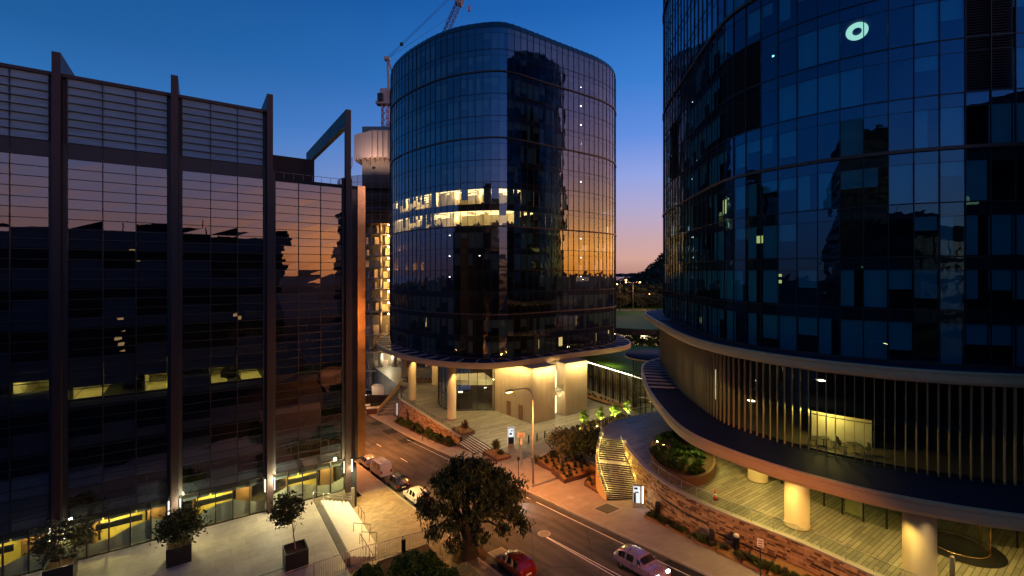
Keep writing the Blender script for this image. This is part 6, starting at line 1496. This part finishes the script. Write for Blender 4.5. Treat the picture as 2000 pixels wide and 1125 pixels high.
car('white van with ribbed roof parked between the silver and the black car', 62.7, 21.0, 1, paint('white_van_paint', (.74, .70, .66), 0), 'van', 4.7, 1.82, 2.0)
car('black car parked behind the white van', 56.2, 21.0, 1, paint('black_car_paint', (.012, .013, .018)), 'suv', 4.4, 1.82, 1.6)
car('white car parked behind the black car, half hidden by the tree', 50.2, 21.0, 1, paint('white_car_paint', (.70, .68, .62), 0), 'hatch', 4.2, 1.76, 1.5)
car('red hatchback parked at the bottom of the picture beside the tree', 30.3, 21.25, 1, paint('red_paint', (.22, .012, .006), .2), 'hatch', 3.75, 1.66, 1.46)
car('dark car driving up the street behind the tree crown with headlights on', 44.3, 28.9, -1, paint('dark_car_paint', (.03, .03, .035)), 'hatch', 4.3, 1.78, 1.48, lights=True)
car('pale violet car driving up the street at the lower edge with headlights on', 23.6, 28.6, -1, paint('violet_paint', (.34, .24, .34)), 'hatch', 4.3, 1.78, 1.48, lights=True)

# ------------------------------------------------------------------ buildings behind the viewpoint (seen in the glass)
def block(label, t0, t1, c0, c1, zt, m, floors=3.6, litp=.05, seed=1, emi='warmlo'):
    rn = random.Random(seed); t = thing('office_building', label, 'building', (*tc((t0+t1)/2, (c0+c1)/2), 0), world=True)
    P = ccw([tc(t0, c0), tc(t1, c0), tc(t1, c1), tc(t0, c1)]); b = MB(); b.prism(P, -6, zt)
    z = 4.0; i = 0
    while z < zt-1: b.prism(offset(P, .25), z, z+.9); z += floors
    b.build('wall', m, t); b = MB(); g = MB(); z = 4.9
    while z+floors < zt:
        for k in range(4):
            a, c = P[k], P[(k+1) % 4]; L = math.dist(a, c); n = int(L/3)
            for i in range(n):
                p, q = lerp(a, c, (i+.1)/n), lerp(a, c, (i+.9)/n); nx, ny = (c[1]-a[1])/L*.06, -(c[0]-a[0])/L*.06
                b_ = rn.random() < litp
                if b_: q = lerp(p, q, .4)
                (b if b_ else g).face([(p[0]+nx, p[1]+ny, z+.1), (q[0]+nx, q[1]+ny, z+.1), (q[0]+nx, q[1]+ny, z+floors-(2.6 if b_ else 1.2)), (p[0]+nx, p[1]+ny, z+floors-(2.6 if b_ else 1.2))])
        z += floors
    if b.v: b.build('lit_window', M[emi], t, kind='stuff')
    g.build('window', M['black'], t, kind='stuff'); b = MB()
    for k in range(5): x, y = tc(t0+(t1-t0)*rn.uniform(.2, .8), c0+(c1-c0)*rn.uniform(.15, .85)); b.obox(x, y, zt, rn.uniform(3, 8), rn.uniform(2, 5), rn.uniform(1, 3), ANG_D)
    for k in range(4): x, y = tc(t0+(t1-t0)*rn.uniform(.7, .95), c0+(c1-c0)*rn.uniform(.15, .85)); b.tube((x, y, zt), (x, y, zt+rn.uniform(3, 6)), .12, 5)
    b.build('roof_plant', m, t); return t
block('dark office building behind the viewpoint on the forecourt side', -62, -14, -34, 17, 35.5, M['wallA'], seed=2, litp=.03)
block('slender dark building behind the viewpoint across the street', -70, -45, 42, 66, 50, M['wallA'], seed=5, litp=.03)
block('stepped office building behind the right tower terrace', -34, -8, 40, 74, 44, M['wallA'], seed=7, litp=.04)
block('tall dark tower far to the side of the forecourt', -60, 2, -150, -58, 68, M['wallA'], seed=9, litp=.03)
# ------------------------------------------------------------------ world, sun, camera
w = bpy.data.worlds.new('World'); scene.world = w; w.use_nodes = True; N = w.node_tree.nodes; L = w.node_tree.links; N.clear()
out = N.new('ShaderNodeOutputWorld'); bg = N.new('ShaderNodeBackground'); L.new(bg.outputs[0], out.inputs[0])
co = N.new('ShaderNodeTexCoord'); sp = N.new('ShaderNodeSeparateXYZ'); L.new(co.outputs['Generated'], sp.inputs[0])
def ramp(stops):
    r = N.new('ShaderNodeValToRGB'); e = r.color_ramp.elements
    e[0].position, e[0].color = stops[0][0], (*stops[0][1], 1); e[1].position, e[1].color = stops[-1][0], (*stops[-1][1], 1)
    for p, c in stops[1:-1]: q = e.new(p); q.color = (*c, 1)
    L.new(sp.outputs['Z'], r.inputs[0]); return r
away = ramp([(0, (.13, .09, .14)), (.05, (.11, .12, .24)), (.15, (.045, .15, .38)), (.25, (.008, .135, .40)), (.36, (.003, .08, .26)), (.55, (.002, .045, .17)), (1, (.001, .025, .11))])
glow = ramp([(0, (.46, .24, .20)), (.03, (.60, .34, .29)), (.07, (.52, .34, .37)), (.13, (.40, .35, .54)), (.20, (.26, .33, .68)), (.28, (.11, .24, .66)), (.38, (.035, .18, .56)), (.5, (.01, .11, .42)), (.7, (.004, .06, .28)), (1, (.002, .035, .16))])
hot = ramp([(0, (3.4, 1.1, .12)), (.05, (4.2, 1.6, .24)), (.12, (2.0, .95, .42)), (.2, (1.0, .58, .58)), (.33, (.42, .34, .62)), (.5, (.06, .17, .42)), (1, (.003, .05, .2))])
def azim(dx, dy, lo, hi):
    d = N.new('ShaderNodeVectorMath'); d.operation = 'DOT_PRODUCT'; L.new(co.outputs['Generated'], d.inputs[0]); d.inputs[1].default_value = (dx, dy, 0)
    m = N.new('ShaderNodeMapRange'); m.interpolation_type = 'SMOOTHSTEP'; m.inputs['From Min'].default_value = lo; m.inputs['From Max'].default_value = hi; L.new(d.outputs['Value'], m.inputs['Value']); return m
a1 = azim(1, 0, -1.0, .40); a2 = azim(.97, .1, .40, 1.0)
m1 = N.new('ShaderNodeMixRGB'); L.new(a1.outputs[0], m1.inputs[0]); L.new(away.outputs[0], m1.inputs[1]); L.new(glow.outputs[0], m1.inputs[2])
m2 = N.new('ShaderNodeMixRGB'); L.new(a2.outputs[0], m2.inputs[0]); L.new(m1.outputs[0], m2.inputs[1]); L.new(hot.outputs[0], m2.inputs[2])
sky = N.new('ShaderNodeTexSky'); sky.sky_type = 'NISHITA'; sky.sun_disc = False; sky.sun_elevation = rad(0.0); sky.sun_rotation = rad(85)
sc = N.new('ShaderNodeVectorMath'); sc.operation = 'SCALE'; sc.inputs['Scale'].default_value = .01; L.new(sky.outputs[0], sc.inputs[0])
ad = N.new('ShaderNodeVectorMath'); ad.operation = 'ADD'; L.new(m2.outputs[0], ad.inputs[0]); L.new(sc.outputs[0], ad.inputs[1])
L.new(ad.outputs[0], bg.inputs[0]); bg.inputs[1].default_value = 1.12
s = bpy.data.lights.new('sun', 'SUN'); s.energy = .4; s.angle = rad(12); s.color = (1, .5, .36); so = bpy.data.objects.new('sun', s); col.objects.link(so)
so.rotation_euler = Vector((-.85, .5, -.09)).to_track_quat('-Z', 'Y').to_euler()
cd = bpy.data.cameras.new('camera'); cam = bpy.data.objects.new('camera', cd); col.objects.link(cam); cam.location = (0, 0, H); cam.rotation_euler = (rad(90), 0, 0)
cd.sensor_width = 36; cd.lens = F*36/2000; cd.shift_x = 0; cd.shift_y = -(562.5-HV)/2000; cd.clip_end = 20000; cd.clip_start = .1
scene.camera = cam
scene.view_settings.view_transform = 'Standard'; scene.view_settings.look = 'None'; scene.view_settings.exposure = 0; scene.view_settings.gamma = 1
scene.cycles.sample_clamp_indirect = 3; scene.cycles.transparent_max_bounces = 12; scene.cycles.max_bounces = 8; scene.cycles.use_denoising = True
for o in bpy.data.objects:
    if '_w' in o: del o['_w']
